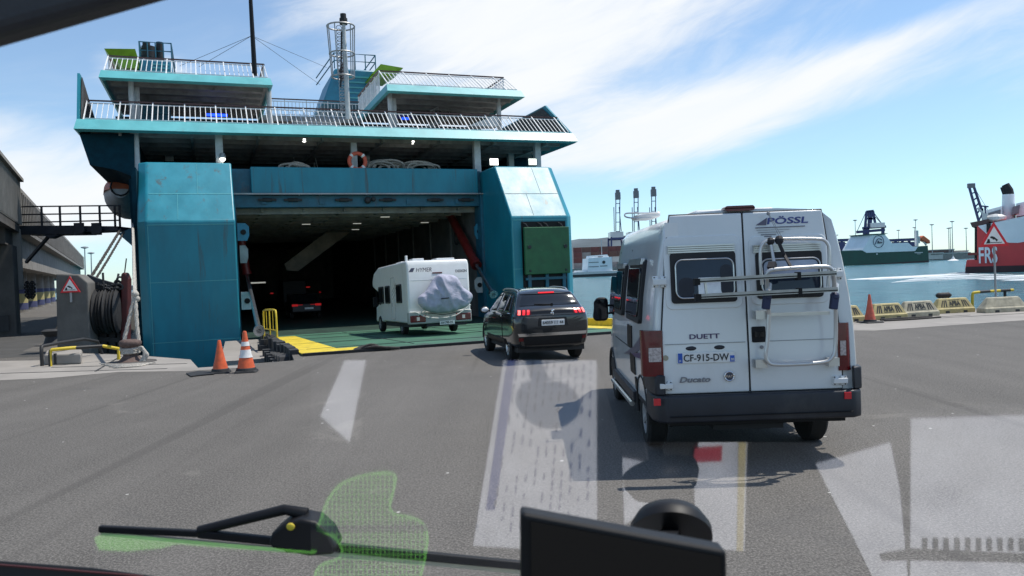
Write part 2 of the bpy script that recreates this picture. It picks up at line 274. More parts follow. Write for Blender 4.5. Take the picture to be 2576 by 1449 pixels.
# ---------------------------------------------------------------- mesh builder
class MB:
    def __init__(s): s.v = []; s.f = []; s.M = None
    def add(s, vs, fs):
        o = len(s.v)
        for q in vs:
            q = Vector(q); s.v.append(s.M @ q if s.M else q)
        s.f += [tuple(i+o for i in f) for f in fs]; return s
    def box(s, x0, x1, y0, y1, z0, z1):
        return s.add([(x0, y0, z0), (x1, y0, z0), (x1, y1, z0), (x0, y1, z0), (x0, y0, z1), (x1, y0, z1), (x1, y1, z1), (x0, y1, z1)],
                     [(0, 3, 2, 1), (4, 5, 6, 7), (0, 1, 5, 4), (1, 2, 6, 5), (2, 3, 7, 6), (3, 0, 4, 7)])
    def solid(s, p0, p1):                                    # two matching polygons joined
        n = len(p0); return s.add(list(p0)+list(p1), [tuple(range(n))[::-1], tuple(range(n, 2*n))]+[(i, (i+1) % n, n+(i+1) % n, n+i) for i in range(n)])
    def prism(s, poly, d):
        d = Vector(d); return s.solid([Vector(q) for q in poly], [Vector(q)+d for q in poly])
    def bar(s, a, b, w_, h_=None, up=(0, 0, 1)):
        a, b = Vector(a), Vector(b); d = (b-a).normalized(); u = Vector(up)
        if abs(d.dot(u)) > .98: u = Vector((1, 0, 0))
        x = d.cross(u).normalized()*(w_/2); z = x.cross(d).normalized()*((h_ or w_)/2)
        return s.solid([a-x-z, a+x-z, a+x+z, a-x+z], [b-x-z, b+x-z, b+x+z, b-x+z])
    def tube(s, pts, r, n=8, closed=False):
        pts = [Vector(q) for q in pts]; k = len(pts); rings = []; prev = None
        for i, q in enumerate(pts):
            a = pts[i-1] if (i or closed) else q; b = pts[(i+1) % k] if (i < k-1 or closed) else q
            d = (b-a).normalized()
            if prev is None: u = Vector((0, 0, 1)) if abs(d.z) < .9 else Vector((1, 0, 0)); x = d.cross(u).normalized()
            else: x = (prev-d*prev.dot(d)).normalized()
            prev = x; y = d.cross(x); rr = r[i] if isinstance(r, (list, tuple)) else r
            rings.append([q+(x*math.cos(2*math.pi*j/n)+y*math.sin(2*math.pi*j/n))*rr for j in range(n)])
        vs = [q for g in rings for q in g]; fs = []
        for i in range(k if closed else k-1):
            for j in range(n): a0, b0 = i*n, ((i+1) % k)*n; fs.append((a0+j, a0+(j+1) % n, b0+(j+1) % n, b0+j))
        if not closed: fs += [tuple(range(n))[::-1], tuple(range((k-1)*n, k*n))]
        return s.add(vs, fs)
    def cyl(s, a, b, r, n=16, r2=None): return s.tube([a, b], [r, r if r2 is None else r2], n)
    def lathe(s, prof, n=24, c=(0, 0, 0)):
        c = Vector(c); vs = []; fs = []
        for r, z in prof: vs += [c+Vector((max(r, 1e-4)*math.cos(2*math.pi*j/n), max(r, 1e-4)*math.sin(2*math.pi*j/n), z)) for j in range(n)]
        for i in range(len(prof)-1):
            for j in range(n): fs.append((i*n+j, i*n+(j+1) % n, (i+1)*n+(j+1) % n, (i+1)*n+j))
        fs += [tuple(range(n))[::-1], tuple(range((len(prof)-1)*n, len(prof)*n))]
        return s.add(vs, fs)
    def ball(s, c, r, n=14):
        r = (r, r, r) if not isinstance(r, (list, tuple)) else r; c = Vector(c); vs = []; fs = []
        for i in range(n//2+1):
            th = math.pi*i/(n//2)
            for j in range(n): vs.append(c+Vector((r[0]*math.sin(th)*math.cos(2*math.pi*j/n), r[1]*math.sin(th)*math.sin(2*math.pi*j/n), r[2]*math.cos(th))))
        for i in range(n//2):
            for j in range(n): fs.append((i*n+j, (i+1)*n+j, (i+1)*n+(j+1) % n, i*n+(j+1) % n))
        return s.add(vs, fs)
    def loft(s, secs, closed=True, caps=True):
        n = len(secs[0]); vs = [q for g in secs for q in g]; fs = []
        for i in range(len(secs)-1):
            for j in range(n if closed else n-1): fs.append((i*n+j, i*n+(j+1) % n, (i+1)*n+(j+1) % n, (i+1)*n+j))
        if caps: fs += [tuple(range(n))[::-1], tuple(range((len(secs)-1)*n, len(secs)*n))]
        return s.add(vs, fs)
    def text(s, body, o, right, upv, width, height, depth=.004, shear=0.0, bold=0.0):
        cu = bpy.data.curves.new('lettering', 'FONT'); cu.body = body; cu.extrude = .5; cu.shear = shear; cu.offset = bold; cu.resolution_u = 3
        ob = bpy.data.objects.new('lettering', cu); COL.objects.link(ob); dg = bpy.context.evaluated_depsgraph_get(); me = bpy.data.meshes.new_from_object(ob.evaluated_get(dg))
        bpy.data.objects.remove(ob); bpy.data.curves.remove(cu)
        xs = [q.co.x for q in me.vertices]; ys = [q.co.y for q in me.vertices]; x0, x1, y0, y1 = min(xs), max(xs), min(ys), max(ys)
        o, right, upv = Vector(o), Vector(right).normalized(), Vector(upv).normalized(); nr = right.cross(upv)
        s.add([o+right*((q.co.x-x0)/(x1-x0)*width)+upv*((q.co.y-y0)/(y1-y0)*height)+nr*(q.co.z+.5)*depth for q in me.vertices], [tuple(f.vertices) for f in me.polygons])
        bpy.data.meshes.remove(me); return s
    def build(s, name, mt, parent=None, smooth=None, bevel=0, sub=0, seg=2, thick=0):
        me = bpy.data.meshes.new(name); me.from_pydata([tuple(q) for q in s.v], [], s.f); me.validate()
        bm = bmesh.new(); bm.from_mesh(me); bmesh.ops.recalc_face_normals(bm, faces=bm.faces); bm.to_mesh(me); bm.free()
        me.materials.append(MT[mt] if isinstance(mt, str) else mt)
        if smooth is not None or sub:
            for q in me.polygons: q.use_smooth = True
            if not sub: me.set_sharp_from_angle(angle=R(smooth or 40))
        ob = bpy.data.objects.new(name, me); COL.objects.link(ob)
        if parent: ob.parent = parent
        if thick: md = ob.modifiers.new('Solid', 'SOLIDIFY'); md.thickness = thick; md.offset = 0
        if bevel: md = ob.modifiers.new('Bevel', 'BEVEL'); md.width = bevel; md.segments = seg; md.limit_method = 'ANGLE'; md.angle_limit = R(35)
        if sub: md = ob.modifiers.new('Sub', 'SUBSURF'); md.levels = sub; md.render_levels = sub
        return ob
def thing(name, label, cat, loc=(0, 0, 0), rz=0.0, group=None, sc=1.0):
    o = bpy.data.objects.new(name, None); COL.objects.link(o); o.location = loc; o.rotation_euler = (0, 0, rz); o.scale = (sc, sc, sc); o.empty_display_size = .3
    return tag(o, label, cat, group)
def tag(o, label, cat, group=None):
    o['label'] = label; o['category'] = cat
    if group: o['group'] = group
    return o
def kind(o, k): o['kind'] = k; return o
def dup(src, loc, rz=None, label=None, sc=None):
    r = src.copy(); COL.objects.link(r); r.location = loc
    if rz is not None: r.rotation_euler = (0, 0, rz)
    if sc: r.scale = sc
    if label: r['label'] = label
    for ch in [k for k in scene.objects if k.parent == src]:
        c = ch.copy(); COL.objects.link(c); c.parent = r
        for g in [k for k in scene.objects if k.parent == ch]:
            d = g.copy(); COL.objects.link(d); d.parent = c
    return r
def arc(c, r, a0, a1, n, ax, ay):
    c, ax, ay = Vector(c), Vector(ax), Vector(ay); return [c+ax*(r*math.cos(a0+(a1-a0)*i/n))+ay*(r*math.sin(a0+(a1-a0)*i/n)) for i in range(n+1)]
X, Y, Z = Vector((1, 0, 0)), Vector((0, 1, 0)), Vector((0, 0, 1))
def chaikin(pts, it=2):
    pts = [Vector(q) for q in pts]
    for _ in range(it):
        out = [pts[0]]
        for a, b in zip(pts, pts[1:]): out += [a*.75+b*.25, a*.25+b*.75]
        pts = out+[pts[-1]]
    return pts

# ================================================================ setting: quay, water, far shore
PHI = R(21.0); FO = at(550, 800, 33.0); FO.z = 0
FT = Vector((math.cos(PHI), math.sin(PHI), 0)); FN = Vector((-math.sin(PHI), math.cos(PHI), 0))     # across the ferry, along the ferry
def fw(s, y, z=0.0): return FO + FT*s + FN*y + Z*z                                                     # ferry -> world
def fp(x, y, Yf):                                                                                        # photo point on the ferry's cross plane y = Yf
    r = ray(x, y); p_ = CAM + r*(((FO+FN*Yf-CAM).dot(FN))/r.dot(FN)); q = p_-FO; return Vector((q.dot(FT), Yf, p_.z))
def fs(x, y, S):                                                                                         # ... on the lengthwise plane s = S
    r = ray(x, y); p_ = CAM + r*(((FO+FT*S-CAM).dot(FT))/r.dot(FT)); q = p_-FO; return Vector((S, q.dot(FN), p_.z))
def fxy(v): return Vector((v.x, v.y, 0))
quay_edge = [(150, 46), (60, 35.5), fxy(fw(19.2, -14.0)), fxy(fw(12.9, -12.9)), fxy(fw(1.7, -12.9)), fxy(fw(1.55, -15.3)), fxy(gnd(498, 925)), fxy(gnd(479, 904)), fxy(gnd(330, 892)), fxy(gnd(208, 888)), (-14.2, 26.0), (-20.5, 38), (-62, 135), (-300, 135), (-300, -40), (150, -40)]
quay_edge = [Vector((q[0], q[1], 0)) for q in quay_edge]
kind(MB().prism(quay_edge, (0, 0, -7)).build('quay_ground', 'asphalt'), 'structure')
kind(MB().add([(-9000, -300, -2.6), (20000, -300, -2.6), (20000, 30000, -2.6), (-9000, 30000, -2.6)], [(0, 1, 2, 3)]).build('water', 'water'), 'structure')
# pale concrete margins of the quay, a thin sheet over the asphalt
mg = MB()
def sheet(pts, z=.004): mg.add([(q[0], q[1], z) for q in pts], [tuple(range(len(pts)))])
e = quay_edge
sheet([e[1], e[2], e[3], e[3]+Vector((.25, -1.0, 0)), gnd(2200, 832), gnd(2576, 806), (60, 30)])
sheet([gnd(606, 919.5), gnd(498, 925.5), gnd(479.5, 905), gnd(330, 893.5), gnd(208, 890), gnd(130, 906), gnd(-80, 910), gnd(-80, 960), gnd(120, 952), gnd(300, 936), gnd(470, 934), gnd(612, 925)])
kind(mg.build('concrete_margin', 'concrete_pale'), 'structure')
od = MB(); od.add([(q[0], q[1], .004) for q in (gnd(-120, 905), gnd(120, 896), gnd(205, 884), fxy(fw(-6.0, -6)), (-21.0, 38), (-29, 55), (-60, 55))], [tuple(range(7))]); kind(od.build('tower_shade', 'shaded_asphalt'), 'structure')  # dark sheet painting the tower's shade onto the ground
# expansion joints and skid lines on the margin
jt = MB()
for a, b in [((2150, 812), (2576, 789)), ((2210, 806), (2440, 793)), ((305, 896), (240, 935)), ((130, 925), (470, 915)), ((0, 940), (420, 928))]:
    jt.bar(gnd(*a)+Z*.008, gnd(*b)+Z*.008, .05, .006)
kind(jt.build('quay_joint_line', 'iron_dark'), 'structure')

# ================================================================ the ferry
FER = thing('ferry', 'big teal car ferry moored stern-on with its vehicle ramp lowered onto the quay', 'ferry', FO, PHI)
def fpart(name, mb, mt, parent=None, **kw): return mb.build(name, mt, parent or FER, **kw)
ZK, ZT = 4.55, 7.26                                       # knuckle and top of the stern blocks
def stern_block(s0, s1, outer):
    prof = [(0, -4), (0, ZK), (2.1, ZT), (9, ZT), (9, -4)]
    b = MB(); c = .35
    i0, i1 = (s0+c, s1) if outer < 0 else (s0, s1-c)
    A_ = [Vector((i0, y, z)) for y, z in prof]; B_ = [Vector((i1, y, z)) for y, z in prof]
    if outer < 0:
        C_ = [Vector((s0, y+(c if y < 5 else 0), z)) for y, z in prof]; b.loft([C_, A_, B_])
    else:
        C_ = [Vector((s1, y+(c if y < 5 else 0), z)) for y, z in prof]; b.loft([A_, B_, C_])
    o_ = fpart('stern_block', b, 'teal_paint', bevel=.07, seg=3, smooth=28)
    wl = MB()                                              # weld beads
    for z in (-.42, 2.05): wl.box(i0+.02, i1-.02, -.012, 0, z-.012, z+.012)
    wl.box(i0+.05, i0+.07, -.010, 0, -3, ZK-.2); wl.box(i0+.02, i1-.02, -.014, 0, ZK-.16, ZK-.135)
    fpart('weld_bead', wl, 'teal_light', o_)
    return o_
SBL = stern_block(-2.95, .84, -1); SBR = stern_block(13.3, 16.62, 1)
# plating patches on the starboard slope, and the green hatch with its frame below
def slope(s, k, o=.0): return Vector((s, 2.1*k, ZK+(ZT-ZK)*k)) + Vector((0, -.79, .61))*o
for blk, s0_, s1_ in ((SBR, 13.4, 16.2), (SBL, -2.5, .75)):
    sb = MB()
    for k0, k1, a_, b_ in ((.444, .452, s0_, s1_), (.03, .444, s0_+1.1, s0_+1.112), (.452, .97, s0_+1.9, s0_+1.912)): sb.solid([slope(a_, k0), slope(b_, k0), slope(b_, k1), slope(a_, k1)], [slope(a_, k0, .012), slope(b_, k0, .012), slope(b_, k1, .012), slope(a_, k1, .012)])
    fpart('slope_weld', sb, 'teal_light' if blk is SBL else 'teal_frame', blk)
a, b = fp(1317, 729, 0), fp(1421, 556, 0)
rc = MB(); rc.box(a.x, b.x, -.03, .0, a.z-1.2, b.z); fpart('hatch_recess', rc, 'black_plastic', SBR)
fr = MB()
for k in range(3): x_ = a.x+.22+k*(b.x-a.x-.5)/2; fr.box(x_, x_+.16, -.14, -.03, a.z-1.2, a.z+1.0)
for z in (a.z-.35, a.z+.45): fr.box(a.x+.1, b.x-.1, -.16, -.05, z, z+.12)
fpart('hatch_frame', fr, 'teal_frame', SBR)
a, b = fp(1322, 691, -.3), fp(1430, 570, -.3)
hc = MB(); hc.box(a.x, b.x, -.36, -.18, a.z, b.z)
hco = fpart('hatch_cover', hc, 'hatch_green', SBR, bevel=.03)
hk = MB()
for k in (.1, .42, .55, .88):
    x_ = a.x+(b.x-a.x)*k; hk.tube([(x_, -.26, b.z), (x_-.08, -.20, b.z+.16), (x_-.15, -.05, b.z+.22)], .028, 6)
for k in (.1, .9): hk.cyl((a.x+(b.x-a.x)*k, -.36, b.z-.95), (a.x+(b.x-a.x)*k, -.42, b.z-.95), .09, 10); hk.box(a.x+(b.x-a.x)*k-.04, a.x+(b.x-a.x)*k+.04, -.40, -.36, a.z+.12, a.z+.22)
fpart('hatch_lug', hk, 'iron_dark', hco)

# stern frame: lintel, bulwark, side returns  (opening plane y = 4)
OY = 4.0; S0, S1 = 1.0, 13.2
lb = MB(); lb.box(.6, 13.5, OY+.25, OY+.9, 5.46, 6.04); fpart('door_lintel', lb, 'teal_frame', bevel=.02)
st = MB(); st.box(.84, 13.3, OY-.12, OY+.02, 6.04, 6.11); fpart('lintel_edge', st, 'galv')
bw = MB(); bw.box(1.75, 13.05, OY-.02, OY+.6, 6.11, 7.36); fpart('bulwark', bw, 'teal_paint', bevel=.03)
sr = MB(); sr.box(.80, 1.75, OY+.35, OY+.8, 6.11, 7.30); sr.box(13.05, 13.35, OY+.35, OY+.8, 6.11, 7.30); sr.box(.84, 1.02, OY, OY+1, -2, 6.04); sr.box(13.15, 13.32, OY, OY+1, -2, 6.04)
fpart('door_jamb', sr, 'teal_frame')
lt = MB()                                                  # latches under the lintel
for px in (672, 737, 865, 975, 1095, 1172):
    q = fp(px, 503, OY+.2); lt.box(q.x-.42, q.x+.42, OY+.1, OY+.25, q.z-.05, q.z+.05); lt.cyl((q.x-.22, OY+.16, q.z), (q.x+.22, OY+.16, q.z), .09, 8)
q = fp(925, 504, OY+.1); lt.ball((q.x, OY+.1, q.z), .17); lt.ball((q.x+.28, OY+.05, q.z+.05), .12)
fpart('latch', lt, 'iron_dark')
bx = MB()
for px in (664, 809, 1028, 1150): q = fp(px, 507, OY+.2); bx.box(q.x-.11, q.x+.11, OY+.18, OY+.26, q.z-.12, q.z+.12)
fpart('junction_box', bx, 'teal_frame')

# vehicle deck behind the opening
ZF = -.43
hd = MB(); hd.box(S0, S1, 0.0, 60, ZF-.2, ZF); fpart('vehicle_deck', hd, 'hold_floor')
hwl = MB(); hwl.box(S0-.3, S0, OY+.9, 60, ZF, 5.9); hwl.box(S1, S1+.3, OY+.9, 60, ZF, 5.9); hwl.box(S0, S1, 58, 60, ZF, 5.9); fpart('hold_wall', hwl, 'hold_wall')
hr = MB()                                                  # ribs, pipes and brackets along the starboard wall
for k in range(6): y_ = 9.6+k*4.6; hr.box(S1-.10, S1, y_, y_+.3, ZF, 5.7); hr.box(S0, S0+.10, y_, y_+.3, ZF, 5.7)
hr.box(S1-.5, S1-.23, 8, 20, 2.0, 2.25); hr.box(S1-.45, S1-.23, 8, 20, .4, .55)
fpart('hold_rib', hr, 'hold_wall')
hcl = MB(); hcl.box(S0-.3, S1+.3, OY+.9, 60, 5.62, 5.9)
for k in range(14): y_ = OY+1.2+k*2.4; hcl.box(S0, S1, y_, y_+.15, 5.2, 5.62)
for k in range(6): x_ = S0+1.2+k*2.0; hcl.box(x_, x_+.12, OY+1, 58, 5.3, 5.62)
fpart('hold_ceiling', hcl, 'ship_grey')
hl = MB()
for px, py, yy in [(968, 528, 7), (770, 557, 12), (898, 555, 12), (1068, 551, 12), (895, 597, 18)]:
    if py:
        q = fp(px, py, yy); hl.box(q.x-.24, q.x+.24, yy-.06, yy+.06, 5.12, 5.16)
q = fp(648, 713, 24); hl.box(q.x-.55, q.x+.55, 23.95, 24.05, q.z, q.z+.10)
fpart('hold_lamp', hl, 'hold_lamp')
ir = MB(); ir.prism([fp(*q_, 22) for q_ in ((716, 664), (868, 548), (912, 540), (905, 566), (750, 682), (722, 680))], (0, .4, 0)); fpart('reflection_slab', ir, 'reflection_slab')  # added slab imitating a pale windscreen reflection across the hold
gz = MB(); q = fs(1148, 599, S1-.3); gz.M = Matrix.Translation(q); gz.tube(arc((0, 0, 0), .36, 0, 2*math.pi, 20, Y, Z)[:-1], .05, 6, True); fpart('hose_reel', gz, 'iron_dark')

# hydraulic rams either side of the opening
def ram(p0, p1, p2, r):
    b = MB(); b.cyl(p0, p1, r, 14); b.cyl(p0+(p1-p0)*.94, p1, r*1.18, 14); b.cyl(p0, p0+(p1-p0)*.06, r*1.15, 14)
    o_ = fpart('hydraulic_ram', b, 'ram_red', smooth=40); c_ = MB(); c_.cyl(p1, p2, r*.42, 10); c_.cyl(p2-(p2-p1).normalized()*.2, p2, r*.9, 10); fpart('rod', c_, 'steel', o_, smooth=40)
    return o_
ram(fs(604, 590, 1.35), fs(621, 690, 1.6), fp(652, 833, -6.0), .22)
ram(fs(1129, 534, 12.7), fs(1199, 668, 12.7), fp(1242, 741, .6), .24)
lg = MB()
for px, py, yy in ((612, 584, 3.6), (622, 757, 3.4), (614, 640, 3.5), (1206, 582, 4.6), (1207, 717, 4.2)):
    q = fp(px, py, yy); d = (-.26 if px > 900 else .26)*(.7 if py == 640 else 1)
    pts = [(q.x-d, yy, q.z-.40), (q.x+d*.6, yy, q.z-.40), (q.x+d, yy, q.z-.15), (q.x+d, yy, q.z+.25), (q.x+d*.4, yy, q.z+.42), (q.x-d, yy, q.z+.42)]
    lg = MB()
    lg.prism(pts, (0, .12, 0)); fpart('locking_lug', lg, 'funnel_blue' if py in (584, 582) else ('ship_grey' if py == 640 else 'ship_white'))
lh = MB()
for px, py, yy in ((612, 584, 3.57), (622, 757, 3.37), (1206, 582, 4.57), (1207, 717, 4.17)): q = fp(px, py, yy); lh.cyl((q.x, yy, q.z), (q.x, yy+.02, q.z), .13, 12)
fpart('lug_hole', lh, 'black_plastic')

# ramp
rp = MB(); YL = -14.4
def rz_(y): return .07 + (ZF-.07)*(y-YL)/(0.0-YL)
RA, RB = 1.85, 12.5
rp.solid([(RA, YL, rz_(YL)-.06), (RB, YL, rz_(YL)-.06), (RB, YL, rz_(YL)), (RA, YL, rz_(YL))], [(RA, .3, rz_(.3)-.45), (RB, .3, rz_(.3)-.45), (RB, .3, rz_(.3)), (RA, .3, rz_(.3))])
RMP = fpart('vehicle_ramp', rp, 'ramp_green')
yl = MB()
def rstrip(b, s0, s1, y0, y1, dz): b.solid([(s0, y0, rz_(y0)-.02), (s1, y0, rz_(y0)-.02), (s1, y0, rz_(y0)+dz), (s0, y0, rz_(y0)+dz)], [(s0, y1, rz_(y1)-.02), (s1, y1, rz_(y1)-.02), (s1, y1, rz_(y1)+dz), (s0, y1, rz_(y1)+dz)])
rstrip(yl, RA-.02, RA+1.05, YL+.01, -1.5, .006); rstrip(yl, RA+1.05, RA+2.1, YL+.01, YL+1.3, .005); rstrip(yl, RB-1.0, RB+.02, YL+.01, -1.5, .006); rstrip(yl, RB-.1, RB+.1, YL+.3, -1.5, .26)
fpart('edge_stripe', yl, 'yellow_paint', RMP)
rj = MB()
for y_ in (-12.6, -9.0, -5.2, -2.0): rstrip(rj, RA+.3, RB-.3, y_, y_+.05, .012)
for s_ in (5.0, 8.6): rstrip(rj, s_, s_+.04, YL+1, -.5, .010)
rj.box(RA, RB, YL-.10, YL+.02, -.01, .075)
fpart('flap_seam', rj, 'black_rubber', RMP)
wk = MB()                                                  # walkway step and hinge machinery on the port edge of the ramp
a = fp(622, 852, -2.5)
wk.solid([(-.1, -9.0, -.62), (RA-.35, -9.0, -.62), (RA-.35, -9.0, -.50), (-.1, -9.0, -.50)], [(.2, -1, -.75), (RA-.05, -1, -.75), (RA-.05, -1, -.45), (.2, -1, -.45)])
fpart('side_platform', wk, 'concrete_pale', RMP)
wk2 = MB(); wk2.box(.0, RA-.4, -9.05, -1.2, -2.4, -.63); fpart('platform_skirt', wk2, 'teal_frame', RMP)
hg = MB(); random.seed(3)
for k in range(17):
    y_ = -1.0-k*.78; hh_ = .14+.14*random.random(); hg.box(RA-.34+.1*random.random(), RA-.03, y_-.34, y_+.22, rz_(y_)-.7, rz_(y_)+hh_*max(.35, 1-k*.035))
for k in range(7): y_ = -8.2-k*.85; hg.cyl((RA-.5, y_, -.5+.05*k), (RA-.1, y_, -.5+.05*k), .17, 8); hg.box(RA-.62, RA-.3, y_-.2, y_+.2, -.9, -.28)
fpart('ramp_hinge', hg, 'iron_dark', RMP)
sl = MB(); sl.cyl((1.4, -6.1, -.55), (1.4, -6.1, -.1), .16, 8); sl.box(1.2, 1.6, -6.4, -5.8, -.55, -.3); fpart('ram_foot', sl, 'iron_dark', RMP)
gr = MB(); random.seed(5)                                  # yellow guard rail
ga, gb = fp(651, 845, -4.5), fp(702, 852, -7.2); ga.z = rz_(ga.y); gb.z = rz_(gb.y)
ga = Vector((RA-.25, -3.2, rz_(-3.2))); gb = Vector((RA-.05, -6.9, rz_(-6.9)))
u = Z*1.15; lo = Z*.42
gr.tube(chaikin([ga, ga+u*.92, ga+u+(gb-ga)*.06, gb+u-(gb-ga)*.06, gb+u*.92, gb], 2), .035, 8)
gr.tube([ga+lo, gb+lo], .025, 6); gr.tube([ga+(gb-ga)*.5, ga+(gb-ga)*.5+u], .03, 6)
for k in (.25, .75): gr.tube([ga+(gb-ga)*k+lo, ga+(gb-ga)*k+u], .014, 6)
fpart('guard_rail', gr, 'yellow_paint', RMP, smooth=40)

# mooring deck above the door
md = MB(); md.box(.84, 13.3, OY+.9, 14, 5.91, 6.1); md.box(-2.6, .84, 9, 14, 6.0, ZT-.05); md.box(13.3, 16.5, 9, 14, 6.0, ZT-.05); fpart('mooring_deck', md, 'ship_grey')
mw_ = MB(); mw_.box(-2.7, 16.5, 14, 14.3, 6.0, 8.9)
for s0, s1 in ((2.2, 3.6), (8.2, 10.3), (10.8, 12.4)): mw_.box(s0, s1, 13.9, 14.0, 6.1, 8.1)
fpart('deckhouse_wall', mw_, 'ship_dark')
# main (upper) passenger deck with its sloping fascia
D0, D1 = -5.42, 18.66
dk = MB(); dk.box(D0, D1, OY, 34, 9.0, 9.34); dko = fpart('main_deck', dk, 'ship_grey')
cb = MB()
for k in range(9): y_ = OY+.9+k*1.35; cb.box(D0+.4, D1-.4, y_, y_+.10, 8.78, 9.0)
for k in range(8): x_ = D0+1.6+k*3.0; cb.box(x_, x_+.12, OY+.3, 20, 8.74, 9.0)
for k in range(9): x_ = -1.5+k*2.1; cb.cyl((x_, OY+.55, 8.97), (x_, OY+.55, 9.01), .01, 6)
fpart('ceiling_beam', cb, 'ship_grey', dko)
fa = MB()
def fascia(b, d0, d1, y0, zt, zb, ov, back):
    fl_ = .15
    A_ = [(d0, y0, zt), (d0-ov*fl_, y0-ov, zb), (d0-ov*fl_+.12, y0-ov+.25, zb-.08), (d0+.2, y0+.25, zt-.03)]
    B_ = [(d1, y0, zt), (d1+ov*fl_, y0-ov, zb), (d1+ov*fl_-.12, y0-ov+.25, zb-.08), (d1-.2, y0+.25, zt-.03)]
    b.solid(A_, B_)
    for d, sgn in ((d0, -1), (d1, 1)):
        A_ = [(d, y0, zt), (d+sgn*ov*fl_, y0-ov, zb), (d+sgn*(ov*fl_-.12), y0-ov+.25, zb-.08), (d-sgn*.2, y0+.25, zt-.03)]
        b.solid(A_, [(d, y0+back, zt), (d+sgn*ov*fl_, y0+back, zb), (d+sgn*(ov*fl_-.12), y0+back, zb-.08), (d-sgn*.2, y0+back, zt-.03)])
fascia(fa, D0, D1, OY, 9.38, 8.86, .50, 28); fpart('deck_fascia', fa, 'teal_light')
fl = MB()                                                  # flared wing under each end of the deck
P = [fp(199, 336, 4.4), fp(226, 415, 4.4), fp(287, 426, 4.4), fp(339, 446, 4.4), fp(337, 337, 4.4)]
fl.prism(P, (0, 18, 0)); fpart('wing_plate', fl, 'teal_dark')  # shade under the deck overhang put into the dark teal
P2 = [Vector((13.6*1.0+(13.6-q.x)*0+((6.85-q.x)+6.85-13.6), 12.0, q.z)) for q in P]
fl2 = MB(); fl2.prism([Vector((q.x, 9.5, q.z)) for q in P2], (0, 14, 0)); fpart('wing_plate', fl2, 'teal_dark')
for px, y0, y1, w_, yy in ((341, 332, 412, .36, 4.5), (553, 340, 408, .34, 4.6), (893, 345, 425, .30, 5.0), (1203, 350, 426, .36, 4.6), (1287, 380, 416, .34, 8.5), (1355, 357, 417, .34, 4.7), (925, 350, 430, .3, 9)):
    a = fp(px, y1, yy); pm = MB(); pm.box(a.x-w_/2, a.x+w_/2, yy, yy+w_, ZT-.25 if px < 600 or px > 1250 else 6.2, 9.0); fpart('post', pm, 'ship_white', bevel=.02)
# lamps under the deck
for px, py, yy in ((765, 350, 5), (1038, 355, 5), (1333, 372, 7), (560, 398, 4.4)):
    q = fp(px, py, yy); b = MB(); b.lathe([(.02, .26), (.10, .24), (.15, .10), (.15, .0)], 12, q); lo_ = fpart('deck_lamp', b, 'galv'); b = MB(); b.ball(q-Z*.03, .13, 10); fpart('bulb', b, 'flood_lamp', lo_)
for px, py, yy in ((697, 387, 12), (962, 393, 12), (1138, 396, 12)):
    q = fp(px, py, yy); b = MB(); b.box(q.x-.45, q.x+.45, yy-.05, yy+.1, q.z-.05, q.z+.05); fpart('tube_lamp', b, 'white_lamp')
for px, py, d in ((1243, 407, .1), (1340, 407, .1), (426, 398, 0)):
    yy = 3.0 if d else 11; q = fp(px, py, yy); b = MB(); b.box(q.x-.26, q.x+.26, yy+.02, yy+.2, q.z-.2, q.z+.2); b.bar((q.x, yy+.1, q.z-.2), (q.x, yy+.1, q.z-.45), .06); lo_ = fpart('floodlight', b, 'iron_dark', bevel=.02)
    b = MB(); b.box(q.x-.22, q.x+.22, yy, yy+.02, q.z-.16, q.z+.16); fpart('lens', b, 'flood_lamp' if px == 1243 else ('white_lamp' if d else 'ship_white'), lo_)
# stairs and winch on the mooring deck
sm = MB()
for k in range(9): sm.box(4.6+.10*k*0, 5.5, 9.0+.22*k, 9.24+.22*k, 6.15+.24*k, 6.20+.24*k)
sm.bar((4.5, 8.9, 6.2), (4.5, 11.0, 8.5), .06, .25); sm.bar((5.6, 8.9, 6.2), (5.6, 11.0, 8.5), .06, .25)
for s_ in (4.45, 5.65): sm.tube([(s_, 8.9, 6.2), (s_, 8.9, 7.2), (s_, 11, 9.0)], .03, 6)
fpart('stairway', sm, 'ship_white')
wn = MB(); wn.cyl((3.2, 8, 6.7), (4.1, 8, 6.7), .42, 14); wn.cyl((3.15, 8, 6.7), (3.25, 8, 6.7), .62, 14); wn.cyl((4.05, 8, 6.7), (4.15, 8, 6.7), .62, 14); wn.box(3.0, 4.3, 7.6, 8.6, 6.1, 6.4); fpart('winch', wn, 'ram_red', smooth=40)

# railings
def railing(b, hr_, pts, h=1.0, step=.21, lean=None, post=6):
    v = Vector(lean) if lean else Z*h
    for a, c in zip(pts, pts[1:]):
        a, c = Vector(a), Vector(c); L = (c-a).length; d = (c-a)/L; n_ = max(2, int(L/step))
        for k in range(n_+1):
            q = a+d*(L*k/n_)
            if k % post == 0: b.bar(q, q+v*.98, .052)
            else: b.bar(q+v*.08, q+v*.86, .029)
        b.bar(a+v*.08, c+v*.08, .04); b.bar(a+v*.86, c+v*.86, .045); hr_.bar(a+v, c+v, .10, .06)
rl, hrl = MB(), MB()
railing(rl, hrl, [(D0+.25, OY+.10, 9.36), (D1-.12, OY+.10, 9.36)], 1.2, .23, (0, 1.6, 1.2))
rlo = fpart('railing', rl, 'rail_white'); fpart('handrail', hrl, 'rail_wood', rlo)
